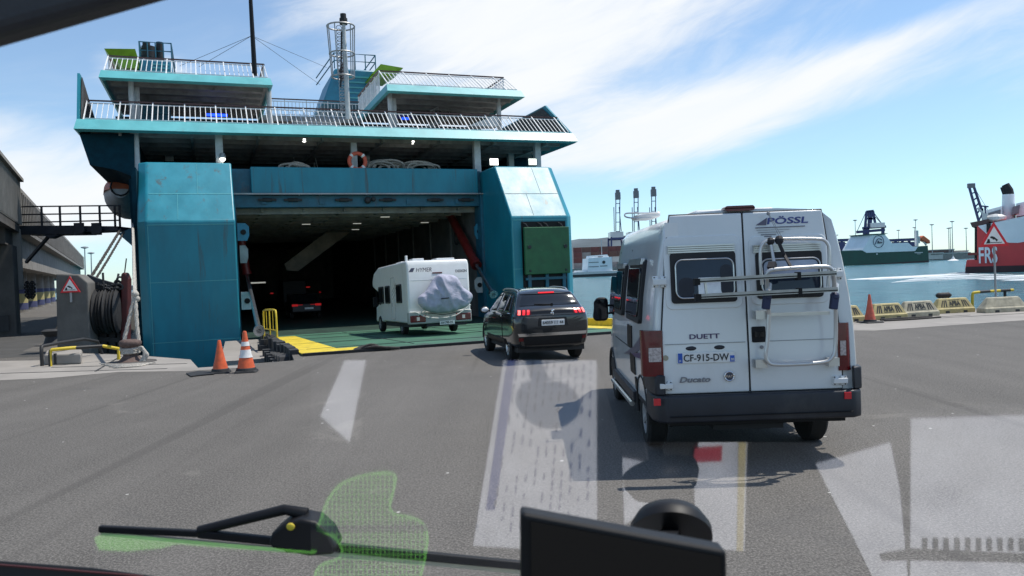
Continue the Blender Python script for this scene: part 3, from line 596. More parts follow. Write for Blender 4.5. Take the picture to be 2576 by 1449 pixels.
# end bulwarks of the main deck
eb = MB()
for s_, sg in ((D0, 1), (D1, -1)):
    eb.prism([(s_, OY, 9.36), (s_, OY+(.9 if sg > 0 else 3.4), 11.6), (s_, OY+(1.3 if sg > 0 else 3.9), 11.6), (s_, 26 if sg < 0 else 9.5, 11.6 if sg < 0 else 10.4), (s_, 26 if sg < 0 else 9.5, 9.36)], (.10*sg, 0, 0))
fpart('end_bulwark', eb, 'teal_paint')
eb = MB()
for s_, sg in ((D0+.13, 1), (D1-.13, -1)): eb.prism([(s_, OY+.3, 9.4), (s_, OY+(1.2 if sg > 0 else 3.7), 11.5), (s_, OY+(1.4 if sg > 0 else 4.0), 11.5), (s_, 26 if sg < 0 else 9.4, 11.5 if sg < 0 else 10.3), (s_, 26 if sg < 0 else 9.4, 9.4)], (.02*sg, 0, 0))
fpart('bulwark_shade', eb, 'ship_dark')  # dark sheets painting the shade on the inner bulwark faces
# upper deck wings
BY = 6.0
def upper(d0, d1, back, name):
    zt = 12.06; b = MB(); b.box(d0, d1, BY, BY+back, zt-.30, zt-.02); o_ = fpart(name, b, 'ship_grey')
    f_ = MB(); fascia(f_, d0, d1, BY, zt, zt-.44, .45, back); fpart('fascia', f_, 'teal_light', o_)
    c_ = MB()
    for k in range(5): c_.box(d0+.3, d1-.3, BY+.9+k*1.4, BY+1.0+k*1.4, zt-.5, zt-.30)
    fpart('beam', c_, 'ship_grey', o_)
    r_, h_ = MB(), MB(); railing(r_, h_, [(d0+.12, BY+.10, zt), (d1-.12, BY+.10, zt)], 1.3, .22, (0, 2.3, 1.3))
    for s_ in (d0+.12, d1-.12): railing(r_, h_, [(s_, BY+2.4, zt), (s_, BY+back-.2, zt)], 1.3)
    ro = fpart('upper_railing', r_, 'rail_white', o_); h_.build('rail_cap', 'rail_wood', o_)
    return o_
U1 = upper(-4.58, 3.0, 9.0, 'upper_deck'); U2 = upper(8.88, 16.5, 9.0, 'upper_deck')
for px, yy in ((330, 6.6), (676, 6.8), (980, 6.8), (990, 7.2), (1253, 7.0), (344, 7.2)):
    q = fp(px, 230, yy); b = MB(); b.cyl((q.x, yy, 9.34), (q.x, yy, 11.78), .13, 10); fpart('upper_post', b, 'ship_white', smooth=40)
hs = MB(); hs.box(-4.9, 17.3, 15.2, 30, 9.34, 11.7); fpart('upper_deckhouse', hs, 'ship_dark')
cd_ = MB(); cd_.box(3.0, 8.9, 13.5, 30, 11.4, 11.72); fpart('cross_deck', cd_, 'ship_grey')
r_, h_ = MB(), MB(); railing(r_, h_, [(3.1, 13.6, 11.72), (8.8, 13.6, 11.72)], 1.0); ro = fpart('cross_railing', r_, 'rail_white'); fpart('rail_cap', h_, 'rail_wood', ro)
# clutter on the main deck: benches, vents, stair, white slide housing
cl = MB(); random.seed(11)
for px, w_, hh_, yy in ((375, 1.5, 1.25, 9), (470, 1.2, .7, 8), (520, 1.3, .9, 10), (600, 1.6, .8, 9), (640, 1.0, 1.0, 10), (940, 1.6, 1.1, 9), (1020, 2.2, 1.0, 10), (1090, 1.6, .9, 9)):
    q = fp(px, 290, yy)
    for k in range(3): cl.box(q.x-w_/2, q.x+w_/2, yy+.2*k, yy+.12+.2*k, 9.36, 9.36+hh_*(.6+.2*k))
    cl.box(q.x-w_/2, q.x+w_/2, yy+.7, yy+1.0, 9.36, 9.36+hh_)
fpart('deck_bench', cl, 'ship_dark')
q = fp(800, 290, 8.0); b = MB(); b.box(q.x-1.3, q.x+1.2, 8, 9.6, 9.36, 10.35); fpart('vent_box', b, 'ship_grey', bevel=.03)
q = fp(375, 265, 8); b = MB(); b.box(q.x-.9, q.x+.9, 9.2, 10.6, 9.36, 11.2)
for k in range(5): b.box(q.x-.85, q.x+.85, 9.1, 9.2, 9.5+.3*k, 9.62+.3*k)
fpart('vent_locker', b, 'teal_frame')
b = MB(); b.prism([fp(1176, 317, 6.4), fp(1246, 291, 6.4), fp(1254, 296, 6.4), fp(1254, 318, 6.4)], (0, .8, 0)); fpart('slide_housing', b, 'rail_white')
b = MB()
a0, a1 = fp(1085, 318, 9), fp(1165, 275, 12)
for k in range(7): q = a0+(a1-a0)*(k/6); b.box(q.x-.3, q.x+.3, q.y, q.y+1.0, q.z-.02, q.z+.03)
for dy in (0, 1.0):
    b.tube([a0+Y*dy, a1+Y*dy], .05, 6); b.tube([a0+Y*dy+Z*.9, a1+Y*dy+Z*.9], .03, 6)
    for k in range(10): q = a0+(a1-a0)*(k/9)+Y*dy; b.tube([q, q+Z*.9], .016, 5)
fpart('deck_stair', b, 'ship_white')
for px, py, yy in ((383, 206, 9), (546, 289, 8), (1220, 245, 9), (1020, 298, 12)):
    q = fp(px, py, yy); b = MB(); b.box(q.x-(.5 if px != 1020 else .2), q.x+(.5 if px != 1020 else .2), yy, yy+.12, q.z-.05, q.z+.06); fpart('blue_tube_lamp', b, 'blue_lamp')
# funnels
def funnel(P0, P1, yy, d, lean):
    b = MB(); q = [Vector((P0.x, yy, P0.z)), Vector((P1.x, yy, P0.z)), Vector((P1.x, yy, P1.z)), Vector((P0.x+lean, yy, P1.z))]; b.prism(q, (0, d, 0)); o_ = fpart('funnel', b, 'funnel_blue', bevel=.12, smooth=40)
    lv = MB()
    for k in range(5): z_ = P0.z+(P1.z-P0.z)*(.15+.15*k); lv.box(P0.x+(P1.x-P0.x)*.42, P1.x-.15, yy-.06, yy, z_, z_+.09)
    fpart('louvre', lv, 'teal_light', o_)
    rr = MB(); x0, x1, zt = P0.x+lean, P1.x, P1.z
    for zz in (.55, 1.05): rr.tube([(x0-lean*.5, yy+d, zt-.3+zz), (x0, yy+.1, zt+zz), (x1, yy+.1, zt+zz), (x1, yy+d, zt+zz)], .045, 6)
    for k in range(5): x_ = x0+(x1-x0)*k/4; rr.tube([(x_, yy+.1, zt), (x_, yy+.1, zt+1.05)], .04, 6)
    fpart('platform_rail', rr, 'teal_frame', o_); return o_
P0, P1 = fp(812, 258, 19), fp(946, 177, 19)
FU = funnel(P0, P1, 19, 6, .9)
P0, P1 = fp(345, 205, 17), fp(432, 152, 17)
FU2 = funnel(P0, P1, 17, 6, .2)
for px, r_, zb, zt in ((374, .42, 146, 118), (368, .22, 120, 107), (402, .22, 150, 107)):
    a, b_ = fp(px, zb, 18.5), fp(px, zt, 18.5); b = MB(); b.cyl(a, b_, r_, 16); fpart('exhaust_pipe', b, 'exhaust', FU2, smooth=40)
for pts, f_ in (([(262, 122), (340, 123), (346, 146), (283, 147)], FU2), ([(935, 186), (958, 161), (1020, 165), (988, 187)], FU)):
    q = [fp(x_, y_, 16.5) for x_, y_ in pts]; b = MB(); b.solid([q[0], q[1], q[1]+Vector((0, 3, 0)), q[0]+Vector((0, 3, 0))], [q[3]+Y*.6, q[2]+Y*.6, q[2]+Y*3.4, q[3]+Y*3.4]); fpart('funnel_fin', b, 'lime_green', f_)
q = [fp(930, 195, 16.8), fp(960, 163, 16.8), fp(975, 186, 16.8), fp(940, 200, 16.8)]; b = MB(); b.prism(q, (0, 1.5, 0)); fpart('funnel_fin', b, 'lime_green', FU)
q = [fp(285, 146, 16.8), fp(345, 147, 16.8), fp(345, 172, 16.8), fp(310, 170, 16.8)]; b = MB(); b.prism(q, (0, 1.5, 0)); fpart('funnel_fin', b, 'lime_green', FU2)
# aerial mast with stays, and the signal mast with its ladder cage
a, b_ = fp(641, 190, 6.8), fp(627, -60, 6.8); b = MB(); b.tube([a, b_], [.13, .09], 10); AM = fpart('aerial_mast', b, 'black_plastic', smooth=40)
b = MB(); top = fp(633, 90, 6.8)
for px, py, yy in ((452, 166, 9), (500, 168, 9), (822, 170, 19), (805, 213, 19)):
    e_ = fp(px, py, yy); b.tube([top, e_], .011, 5)
fpart('stay_wire', b, 'iron_dark', AM)
a, b_ = fp(876, 300, OY+.9), fp(863, 35, OY+.9); ax_ = b_-a
b = MB(); b.tube([a, a+ax_*.62, b_], [.13, .11, .08], 10); SM = fpart('signal_mast', b, 'ship_white', smooth=40)
b = MB(); q = a+ax_*.90; b.cyl(q, q+Z*.3, .2, 10); b.tube([a+ax_*.92, a+ax_*1.0], .15, 10); b.tube([a+ax_*.30-X*.3, a+ax_*.83-X*.12], .04, 6); fpart('mast_lantern', b, 'exhaust', SM)
b = MB(); r_ = .62
for k, f_ in enumerate((.40, .62, .88)): c_ = a+ax_*f_-X*.15; b.tube(arc(c_, r_*(.9+.1*k), 0, 2*math.pi, 18, X, Y)[:-1], .04, 6, True)
for an in (160, 200, 235, 305, 350, 20): d = Vector((math.cos(R(an)), math.sin(R(an)), 0))*r_; b.tube([a+ax_*.40-X*.15+d*.9, a+ax_*.88-X*.15+d*1.1], .03, 5)
for k in range(24): c_ = a+ax_*(.08+.034*k)-X*.24; b.tube(arc(c_, .14, 0, 2*math.pi, 10, X, Z)[:-1], .02, 5, True)
fpart('ladder_cage', b, 'galv', SM, smooth=40)
b = MB(); c_ = a+ax_*.42; b.prism([c_+X*-.05, c_+ax_*.16+X*-.02, c_+ax_*.02+X*-.42, c_-ax_*.08+X*-.25], (0, .05, 0)); fpart('furled_flag', b, 'rail_wood', SM)
# port side: rubbing strake structure and fender by the block
b = MB(); b.prism([fp(297, 588, 2.5), fp(340, 570, 2.5), fp(340, 625, 2.5)], (0, 5, 0)); fpart('side_sponson', b, 'teal_frame')
b = MB(); b.box(-3.15, -2.96, 1.2, 6, -3, 6.9); b.box(-3.3, -3.15, 2.0, 2.3, -3, 6.5); fpart('side_plating', b, 'teal_dark')
b = MB(); b.box(-2.9, 16.6, 9.0, 90, -4, 6.0); b.box(-2.7, 16.4, 30, 90, 6, 9); 
MB_h = MB(); MB_h.box(-2.95, -2.5, 9.0, 75, -4, 7.1); MB_h.box(16.2, 16.62, 9.0, 75, -4, 7.1); MB_h.box(-2.6, 16.3, 60.2, 75, -4, 7.1); fpart('hull_side', MB_h, 'teal_paint')

# ---- loose things aboard
q = fp(899, 406, 4.2); b = MB(); b.M = Matrix.Translation(fw(q.x, q.y, q.z)) @ Matrix.Rotation(PHI, 4, 'Z')
b.tube(arc((0, 0, 0), .40, 0, 2*math.pi, 28, X, Z)[:-1], .10, 10, True); lr = b.build('life_ring', 'life_orange', smooth=50)
tag(lr, 'orange life ring hung on a white post of the ferry mooring deck', 'life ring')
lb_ = MB(); lb_.M = b.M
for an in (45, 135, 225, 315): lb_.tube(arc((0, 0, 0), .40, R(an-8), R(an+8), 4, X, Z), .106, 10)
lb_.build('band', 'cone_white', lr, smooth=50)
def rope_heap(cx, cz, w_, h_, lab, seed):
    random.seed(seed); b = MB(); Mx = Matrix.Translation(fw(cx, 5.4, cz)) @ Matrix.Rotation(PHI, 4, 'Z'); b.M = Mx
    for k in range(9):
        x_ = (random.random()-.5)*w_*.5; rw = w_*(.25+.2*random.random()); zz = h_*(.15+.8*random.random())
        b.tube(chaikin([(x_-rw, random.uniform(-.3, .3), -.1), (x_-rw*.8, random.uniform(-.3, .3), zz*.7), (x_, random.uniform(-.35, .1), zz), (x_+rw*.8, random.uniform(-.3, .3), zz*.6), (x_+rw, 0, -.1)], 2), .06, 7)
    tag(b.build('rope_heap', 'rope', smooth=60), lab, 'rope')
q = fp(970, 419, 5.4); rope_heap(q.x, q.z, 1.8, .38, 'pale coiled mooring rope heaped just right of the orange life ring', 2)
q = fp(1058, 420, 5.4); rope_heap(q.x, q.z, 1.9, .34, 'long low heap of mooring rope farthest right above the ferry bulwark', 4)
q = fp(742, 420, 5.4); rope_heap(q.x, q.z, 1.3, .26, 'small heap of mooring rope beside the red winch', 6)
# lifeboat on the port side
q = fp(303, 480, 10.0); lbt = thing('lifeboat', 'white lifeboat with an orange canopy hanging at the ferry side above the gangway', 'lifeboat', fw(q.x, 14.0, q.z), PHI)
secs = []
for k in range(11):
    f_ = k/10; w_ = math.sin(math.pi*min(1, max(.0, .06+.88*f_)))**.6; secs.append([Vector((math.cos(an)*1.15*w_, -4+8*f_, min(.1, math.sin(an)*1.25*w_+.1))) for an in [math.pi+math.pi*j/12 for j in range(13)]])
b = MB(); b.loft(secs); b.build('hull', 'ship_white', lbt, smooth=50)
secs = [[Vector((math.cos(an)*1.15*w_, y_, .1+math.sin(an)*.95*w_)) for an in [math.pi*j/12 for j in range(13)]] for y_, w_ in ((-3.9, .45), (-3.2, .75), (-1, .98), (1, .98), (3.2, .75), (3.9, .45))]
b = MB(); b.loft(secs); b.build('canopy', 'orange_boat', lbt, smooth=50)
b = MB(); b.tube(arc((0, -4.05, .2), .45, 0, 2*math.pi, 12, X, Z)[:-1], .05, 6, True); b.build('bow_ring', 'iron_dark', lbt)

# ================================================================ vehicles
class Frame:
    def __init__(s, o, rz): s.o = Vector(o); s.rz = rz; s.x = Vector((math.cos(rz), math.sin(rz), 0)); s.y = Vector((-math.sin(rz), math.cos(rz), 0))
    def hit(s, px, py, ly):
        r = ray(px, py); p_ = CAM + r*((s.o+s.y*ly-CAM).dot(s.y)/r.dot(s.y)); q = p_-s.o; return Vector((q.dot(s.x), ly, q.z))
    def side(s, px, py, lx):
        r = ray(px, py); p_ = CAM + r*((s.o+s.x*lx-CAM).dot(s.x)/r.dot(s.x)); q = p_-s.o; return Vector((lx, q.dot(s.y), q.z))
    def w(s, v): return s.o + s.x*v[0] + s.y*v[1] + Z*v[2]
def wheel(parent, x, y, r, w_, side, rim='alu', hub=5):
    e_ = bpy.data.objects.new('wheel', None); COL.objects.link(e_); e_.parent = parent; e_.location = (x, y, r); e_.rotation_euler = (0, R(90)*side, 0)
    b = MB(); b.lathe([(r*.60, -w_/2), (r*.90, -w_/2), (r, -w_*.36), (r, w_*.36), (r*.90, w_/2), (r*.62, w_/2), (r*.60, w_*.3)], 36); b.build('tyre', 'tyre', e_, smooth=35)
    b = MB(); b.lathe([(r*.60, -w_*.3), (r*.62, w_*.46), (r*.56, w_*.42), (r*.5, w_*.2), (r*.2, w_*.26), (.02, w_*.28)], 30)
    for k in range(hub): an = 2*math.pi*k/hub; b.bar((r*.12*math.cos(an), r*.12*math.sin(an), w_*.30), (r*.58*math.cos(an), r*.58*math.sin(an), w_*.36), r*.16, .03)
    b.build('rim', rim, e_, smooth=35); return e_
def rrect(x0, x1, z0, z1, r, n=4):
    o = []
    for cx, cz, a0 in ((x1-r, z1-r, 0), (x0+r, z1-r, 90), (x0+r, z0+r, 180), (x1-r, z0+r, 270)):
        for k in range(n+1): an = R(a0+90*k/n); o.append((cx+r*math.cos(an), cz+r*math.sin(an)))
    return o

# ---------------------------------------------------------------- white camper van (nearest)
VF = Frame((2.36, 7.62, 0), R(-1.3))
VAN = thing('camper_van', 'white high-roof camper van seen from behind with an empty bike rack on its rear door', 'camper van', VF.o, VF.rz)
HS = [(.0, .47), (.90, .475), (.975, .52), (.985, .70), (.99, 1.0), (.985, 1.3), (.955, 1.65), (.905, 2.0), (.86, 2.24), (.825, 2.38), (.76, 2.455), (.60, 2.495), (.30, 2.515), (0, 2.52)]
def van_sec(y, wx=1.0, zs=1.0, ymid=None, back=False):
    L = []
    for w_, z in HS:
        yy = y
        if back: yy = y + .10*max(0, z-1.0)/1.5 + (.05 if z > 2.44 else 0)
        L.append(Vector((w_*wx, yy, .47+(z-.47)*zs)))
    return L+[Vector((-q.x, q.y, q.z)) for q in L[-2:0:-1]]
b = MB(); b.loft([van_sec(.06, .965, 1, back=True), van_sec(.10, .99, 1, back=True), van_sec(.20, 1, 1, back=True), van_sec(.5), van_sec(1.8), van_sec(3.3), van_sec(3.75, 1, .995), van_sec(4.1, .99, .90), van_sec(4.5, .97, .64), van_sec(5.0, .93, .50), van_sec(5.35, .85, .40)])
body = b.build('body', 'van_white', VAN, smooth=42, bevel=0)
def rear_y(z): return .06 + .10*max(0, z-1.0)/1.5
def rear(px, py, off=0.0):                                    # photo point on the raked rear face
    z = 1.4
    for _ in range(4): q = VF.hit(px, py, rear_y(z)+off); z = q.z
    return q
def rpan(b, x0, x1, z0, z1, r, off, th):                     # rounded panel lying on the rear face
    P = rrect(x0, x1, z0, z1, r); b.solid([Vector((x, rear_y(z)-off-th, z)) for x, z in P], [Vector((x, rear_y(z)-off+.004, z)) for x, z in P])
dz0 = rear(1770, 988).z; dz1 = rear(1760, 540).z
xl0, xs, xr1 = rear(1660, 800).x, rear(1876, 760).x, rear(2110, 800).x
def door(x0, x1, inset):
    b = MB(); n = 14; P = []
    zs_ = [dz0+(dz1-dz0)*k/n for k in range(n+1)]
    def shrink(x, z): return x*(1-.125*max(0, (z-1.15)/1.2)**1.25)
    L = [(shrink(x0, z) if x0 < -.5 else x0+(.0), z) for z in zs_]; Rr = [(shrink(x1, z) if x1 > .5 else x1, z) for z in zs_]
    front = [[Vector((l[0]+(r_[0]-l[0])*k/6, rear_y(l[1])-.022-.006*math.sin(math.pi*k/6), l[1])) for k in range(7)] for l, r_ in zip(L, Rr)]
    vs = [q for g in front for q in g]; fs = [(i*7+j, i*7+j+1, (i+1)*7+j+1, (i+1)*7+j) for i in range(n) for j in range(6)]
    m_ = len(vs); vs2 = [q+Y*.024 for q in vs]; edge = [j for j in range(7)]+[i*7+6 for i in range(1, n+1)]+[n*7+j for j in range(5, -1, -1)]+[i*7 for i in range(n-1, 0, -1)]
    fs += [(edge[k], edge[k-1], edge[k-1]+m_, edge[k]+m_) for k in range(len(edge))]
    b.add(vs+vs2, fs); do_ = b.build('rear_door', 'van_white', VAN, smooth=30, bevel=.012, seg=3)
    sl_ = MB(); sl_.tube([Vector((l[0], rear_y(l[1])-.006, l[1])) for l in L]+[Vector((r_[0], rear_y(r_[1])-.006, r_[1])) for r_ in Rr[::-1]], .012, 6, True); sl_.build('seal', 'black_rubber', do_)
    return do_
DL = door(xl0, xs-.006, 0); DR = door(xs+.006, xr1, 0)
b = MB(); b.box(xs-.012, xs+.012, -.002+rear_y(1.0), rear_y(1.0)+.10, dz0, 1.0); b.solid([(xs-.012, rear_y(1)-.004, 1.0), (xs+.012, rear_y(1)-.004, 1.0), (xs+.012, rear_y(1)+.05, 1.0), (xs-.012, rear_y(1)+.05, 1.0)], [(xs-.012, rear_y(dz1)-.004, dz1), (xs+.012, rear_y(dz1)-.004, dz1), (xs+.012, rear_y(dz1)+.05, dz1), (xs-.012, rear_y(dz1)+.05, dz1)])
b.build('door_seal', 'black_rubber', VAN)
def camper_window(par, x0, y0, x1, y1, see):
    a, c = rear(x0, y1), rear(x1, y0)
    b = MB(); rpan(b, a.x-.055, c.x+.055, a.z-.06, c.z+.16, .07, .022, .012); b.build('window_surround', 'van_white', par, bevel=.006, smooth=40)
    b = MB(); rpan(b, a.x, c.x, a.z, c.z, .035, .034, .022); wf = b.build('window_frame', 'black_rubber', par, bevel=.008)
    b = MB(); rpan(b, a.x+.045, c.x-.03, a.z+.05, c.z-.07, .07, .058, .012); gl = b.build('pane', 'glass_tint', wf, bevel=.006, smooth=40)
    b = MB()
    P = rrect(a.x+.045, c.x-.03, a.z+.05, c.z-.07, .07, 6); b.tube([Vector((x, rear_y(z)-.072, z)) for x, z in P], .007, 6, True); b.build('pane_rim', 'alu', wf)
    b = MB()
    for k in range(4): z = c.z-.002+k*.020; b.box(a.x-.02, c.x-.005, rear_y(z)-.058, rear_y(z)-.03, z, z+.013)
    b.build('blind_case', 'alu', wf)
    if see:
        b = MB(); rpan(b, a.x+.26, c.x-.13, a.z+.06, c.z-.25, .01, .0705, .001); b.build('painted_far_glint', 'window_bright', wf)  # bright panel on the pane, painted daylight through the far window
        b = MB(); rpan(b, c.x-.16, c.x-.045, a.z+.07, c.z-.13, .05, .0715, .001); rpan(b, a.x+.07, a.x+.22, a.z+.06, a.z+.25, .06, .0710, .001); b.build('seat_silhouette', 'seat_dark', wf)
    else:
        b = MB(); rpan(b, a.x+.07, c.x-.05, a.z+.20, c.z-.09, .05, .0705, .001); b.build('closed_blind', 'window_blind', wf)
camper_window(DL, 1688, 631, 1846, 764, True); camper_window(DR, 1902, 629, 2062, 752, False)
def fl(px, py): q = rear(px, py, -.024); return q
# pressed swage lines low on the doors
b = MB()
for par_x0, par_x1 in ((xl0+.03, xs-.03), (xs+.03, xr1-.03)): b.box(par_x0, par_x1, rear_y(1.15)-.0275, rear_y(1.15)-.020, 1.213, 1.218)
b.build('swage_line', 'print_silver', VAN)
# lettering
def word(par, s, x0, y0, x1, y1, mt, shear=0, bold=0, name='lettering', dep=.003):
    a, c = rear(x0, y1), rear(x1, y0); b = MB(); b.text(s, (a.x, rear_y(a.z)-.031, a.z), X, Z+Y*(.066 if a.z > 1 else 0), c.x-a.x, c.z-a.z, dep, shear, bold); return b.build(name, mt, par)
word(DL, 'DUETT', 1733, 838, 1808, 853, 'print_purple', .0, .02); word(DL, 'Ducato', 1708, 945, 1785, 962, 'print_silver', .25, .02, 'model_script', .008)
word(DR, 'P\u00d6SSL', 1927, 541, 2029, 565, 'print_blue', .12, .02)
b = MB()
for k, (x0, x1, yy) in enumerate(((1898, 2022, 571), (1900, 1984, 578), (1905, 1968, 584), (1912, 1950, 590), (1920, 1938, 595))):
    a, c = rear(x0, yy+1.7), rear(x1, yy-1.3); b.box(a.x, c.x, rear_y(a.z)-.037, rear_y(a.z)-.028, a.z, c.z)
a, c, d = rear(1899, 567), rear(1927, 548), rear(1925, 567); b.prism([Vector((q.x, rear_y(q.z)-.032, q.z)) for q in (a, c, d)], (0, .004, 0)); b.build('sail_emblem', 'print_grey', DR)
q = rear(1832, 945); b = MB(); b.cyl((q.x, rear_y(q.z)-.045, q.z), (q.x, rear_y(q.z)-.02, q.z), .046, 24); bd = b.build('round_badge', 'badge_blue', DL, smooth=40)
b = MB(); b.tube(arc((q.x, rear_y(q.z)-.045, q.z), .044, 0, 2*math.pi, 24, X, Z)[:-1], .006, 6, True); b.text('FIAT', (q.x-.032, rear_y(q.z)-.047, q.z-.012), X, Z, .064, .024, .003, 0, .02); b.build('badge_lettering', 'chrome', bd)
# number plate
a, c = rear(1703, 914), rear(1845, 882); yp = rear_y(a.z)-.03
b = MB(); b.box(a.x, c.x, yp-.012, yp, a.z, c.z); npl = b.build('number_plate', 'plate_white', DL, bevel=.004)
pw = c.x-a.x; ph = c.z-a.z
b = MB(); b.box(a.x+.004, a.x+pw*.085, yp-.0145, yp-.011, a.z+.004, c.z-.004); b.box(c.x-pw*.085, c.x-.004, yp-.0145, yp-.011, a.z+.004, a.z+ph*.62); b.build('plate_band', 'plate_blue', npl)
b = MB(); b.text('CF-915-DW', (a.x+pw*.105, yp-.0145, a.z+ph*.17), X, Z, pw*.79, ph*.66, .003, 0, .01); b.build('plate_lettering', 'print_black', npl)
b = MB(); b.text('F', (a.x+pw*.03, yp-.017, a.z+ph*.12), X, Z, pw*.03, ph*.22, .002); b.text('88', (c.x-pw*.07, yp-.017, a.z+ph*.14), X, Z, pw*.05, ph*.25, .002); b.build('plate_small_print', 'plate_white', npl)
b = MB()
for px, py in ((1737, 876), (1808, 873)): q = rear(px, py); b.ball((q.x, rear_y(q.z)-.025, q.z), (.055, .02, .022), 12)
b.build('plate_lamp', 'bumper_grey', DL, smooth=60)
q = rear(1673.5, 900); b = MB(); b.cyl((q.x, rear_y(q.z)-.030, q.z), (q.x, rear_y(q.z)-.02, q.z), .027, 16); b.build('round_sticker', 'yellow_grey', DL)
a, c = rear(1890, 861), rear(1923, 820); b = MB(); rpan(b, a.x, c.x, a.z, c.z, .015, .022, .014); hd_ = b.build('door_handle', 'black_plastic', DR, bevel=.006)
b = MB(); b.box(a.x+.02, c.x-.02, rear_y(a.z)-.052, rear_y(a.z)-.034, a.z+.05, c.z-.05); b.build('grip', 'black_gloss', hd_)
q = rear(1914, 872.5); b = MB(); b.cyl((q.x, rear_y(q.z)-.034, q.z), (q.x, rear_y(q.z)-.02, q.z), .018, 14); b.build('keyhole', 'print_silver', DR)
a, c = rear(1672, 598), rear(1704, 560); b = MB(); rpan(b, a.x, c.x, a.z, c.z, .004, .0225, .003); b.build('blank_sticker', 'plate_white', DL)
# hinges
def hinge(par, x0, y0, x1, y1):
    a, c = rear(x0, y1), rear(x1, y0); b = MB(); yy = rear_y(a.z); zc = (a.z+c.z)/2; hh_ = (c.z-a.z)
    b.box(a.x, a.x+(c.x-a.x)*.42, yy-.045, yy-.01, a.z, c.z); b.box(c.x-(c.x-a.x)*.42, c.x, yy-.045, yy-.01, a.z, c.z); b.box(a.x, c.x, yy-.075, yy-.03, zc-hh_*.28, zc+hh_*.28)
    o_ = b.build('hinge', 'van_white', par, bevel=.008, seg=2)
    b = MB()
    for x in (a.x+.018, c.x-.018):
        for z in (a.z+.012, c.z-.012): b.cyl((x, yy-.050, z), (x, yy-.044, z), .007, 6)
    b.build('screw', 'iron_dark', o_)
hinge(DL, 1640, 694, 1674, 724); hinge(DL, 1658, 957, 1690, 982); hinge(DR, 2091, 943, 2126, 968); hinge(DR, 2090, 674, 2113, 704)
# tail lights wrap the corners
def tail(x0, y0, x1, y1, sgn):
    a, c = rear(x0, y1), rear(x1, y0); b = MB(); zt, zb = c.z, a.z
    xo, xi = (a.x, c.x) if sgn < 0 else (c.x, a.x)
    def ring(z): return [Vector((xi, rear_y(z)-.034, z)), Vector((xo-sgn*.05, rear_y(z)-.034, z)), Vector((xo-sgn*.012, rear_y(z)-.012, z)), Vector((xo, rear_y(z)+.05, z)), Vector((xo, rear_y(z)+.11, z)), Vector((xi, rear_y(z)+.05, z))]
    b.loft([ring(zb), ring(zb+(zt-zb)*.5), ring(zt)]); o_ = b.build('tail_light', 'lamp_red', VAN, smooth=50)
    zc = zb+(zt-zb)*.32; b = MB(); xm0, xm1 = sorted((xi+sgn*.02, xo-sgn*.06)); b.box(xm0, xm1, rear_y(zc)-.040, rear_y(zc)-.03, zc, zc+(zt-zb)*.31)
    b.build('clear_lens', 'lamp_clear', o_); return o_
tail(1617, 831, 1664, 947, -1); tail(2107, 811, 2136, 931, 1)
# bumper and corner mouldings
b = MB(); bz = dz0-.006
def bsec(y, w_, z0, z1): return [Vector((-w_, y, z0)), Vector((w_, y, z0)), Vector((w_, y, z1)), Vector((-w_, y, z1))]
P = [(-1.015, .55), (-1.025, .16), (-.985, .02), (-.90, -.045), (.90, -.045), (.985, .02), (1.025, .16), (1.015, .55)]
Q = [(-.93, .55), (-.93, .14), (.93, .14), (.93, .55)]
poly = [Vector((x, y, .455)) for x, y in P]+[Vector((x, y, .455)) for x, y in Q[::-1]]
b.prism(poly, (0, 0, bz-.455)); bmp = b.build('bumper', 'bumper_grey', VAN, bevel=.025, seg=3, smooth=40)
b = MB()
for sx in (-1, 1):
    b.prism([Vector((sx*.905, -.02, bz)), Vector((sx*1.0, .03, bz)), Vector((sx*1.03, .16, bz)), Vector((sx*1.03, .55, bz)), Vector((sx*.97, .55, bz)), Vector((sx*.93, .10, bz))], (0, 0, .20 if sx < 0 else .22))
b.build('bumper_corner', 'bumper_grey', VAN, bevel=.015, seg=2, smooth=40)
b = MB(); b.box(-.86, .86, .10, .18, .40, .47); b.box(-.88, .88, -.062, .06, .515, .525); b.build('bumper_step', 'black_plastic', bmp, bevel=.008)
for px, py in ((1653.5, 1012), (2133, 995)):
    q = VF.hit(px, py, -.05); b = MB(); b.box(q.x-.034, q.x+.034, -.056, -.03, q.z-.034, q.z+.034); b.build('reflector', 'reflector_red', VAN, bevel=.004)
# third brake light, roof fittings
a, c = rear(1822, 532), rear(1897, 516); b = MB(); P = rrect(a.x, c.x, a.z, c.z, .028, 5); b.solid([Vector((x, .135, z)) for x, z in P], [Vector((x*.98, .30, z)) for x, z in P]); b.build('high_brake_light', 'lamp_red', VAN, smooth=40, bevel=.01)
b = MB(); b.box(-.42, .42, .7, 1.4, 2.50, 2.56); b.build('roof_hatch', 'van_white', VAN, bevel=.03, seg=3)
b = MB(); b.prism([VF.hit(px, py, 2.0) for px, py in ((1598, 541), (1640, 533), (1662, 533), (1662, 545), (1640, 549), (1606, 550))], (0, .5, 0)); b.build('roof_wing', 'camper_white', VAN, bevel=.02, smooth=40)
b = MB(); q = [VF.hit(px, py, 1.9) for px, py in ((1655, 536), (1600, 536), (1575, 536), (1570, 541), (1575, 547), (1600, 549), (1640, 549))]; b.tube(chaikin(q, 2), .010, 6); b.build('roof_loop', 'alu', VAN)
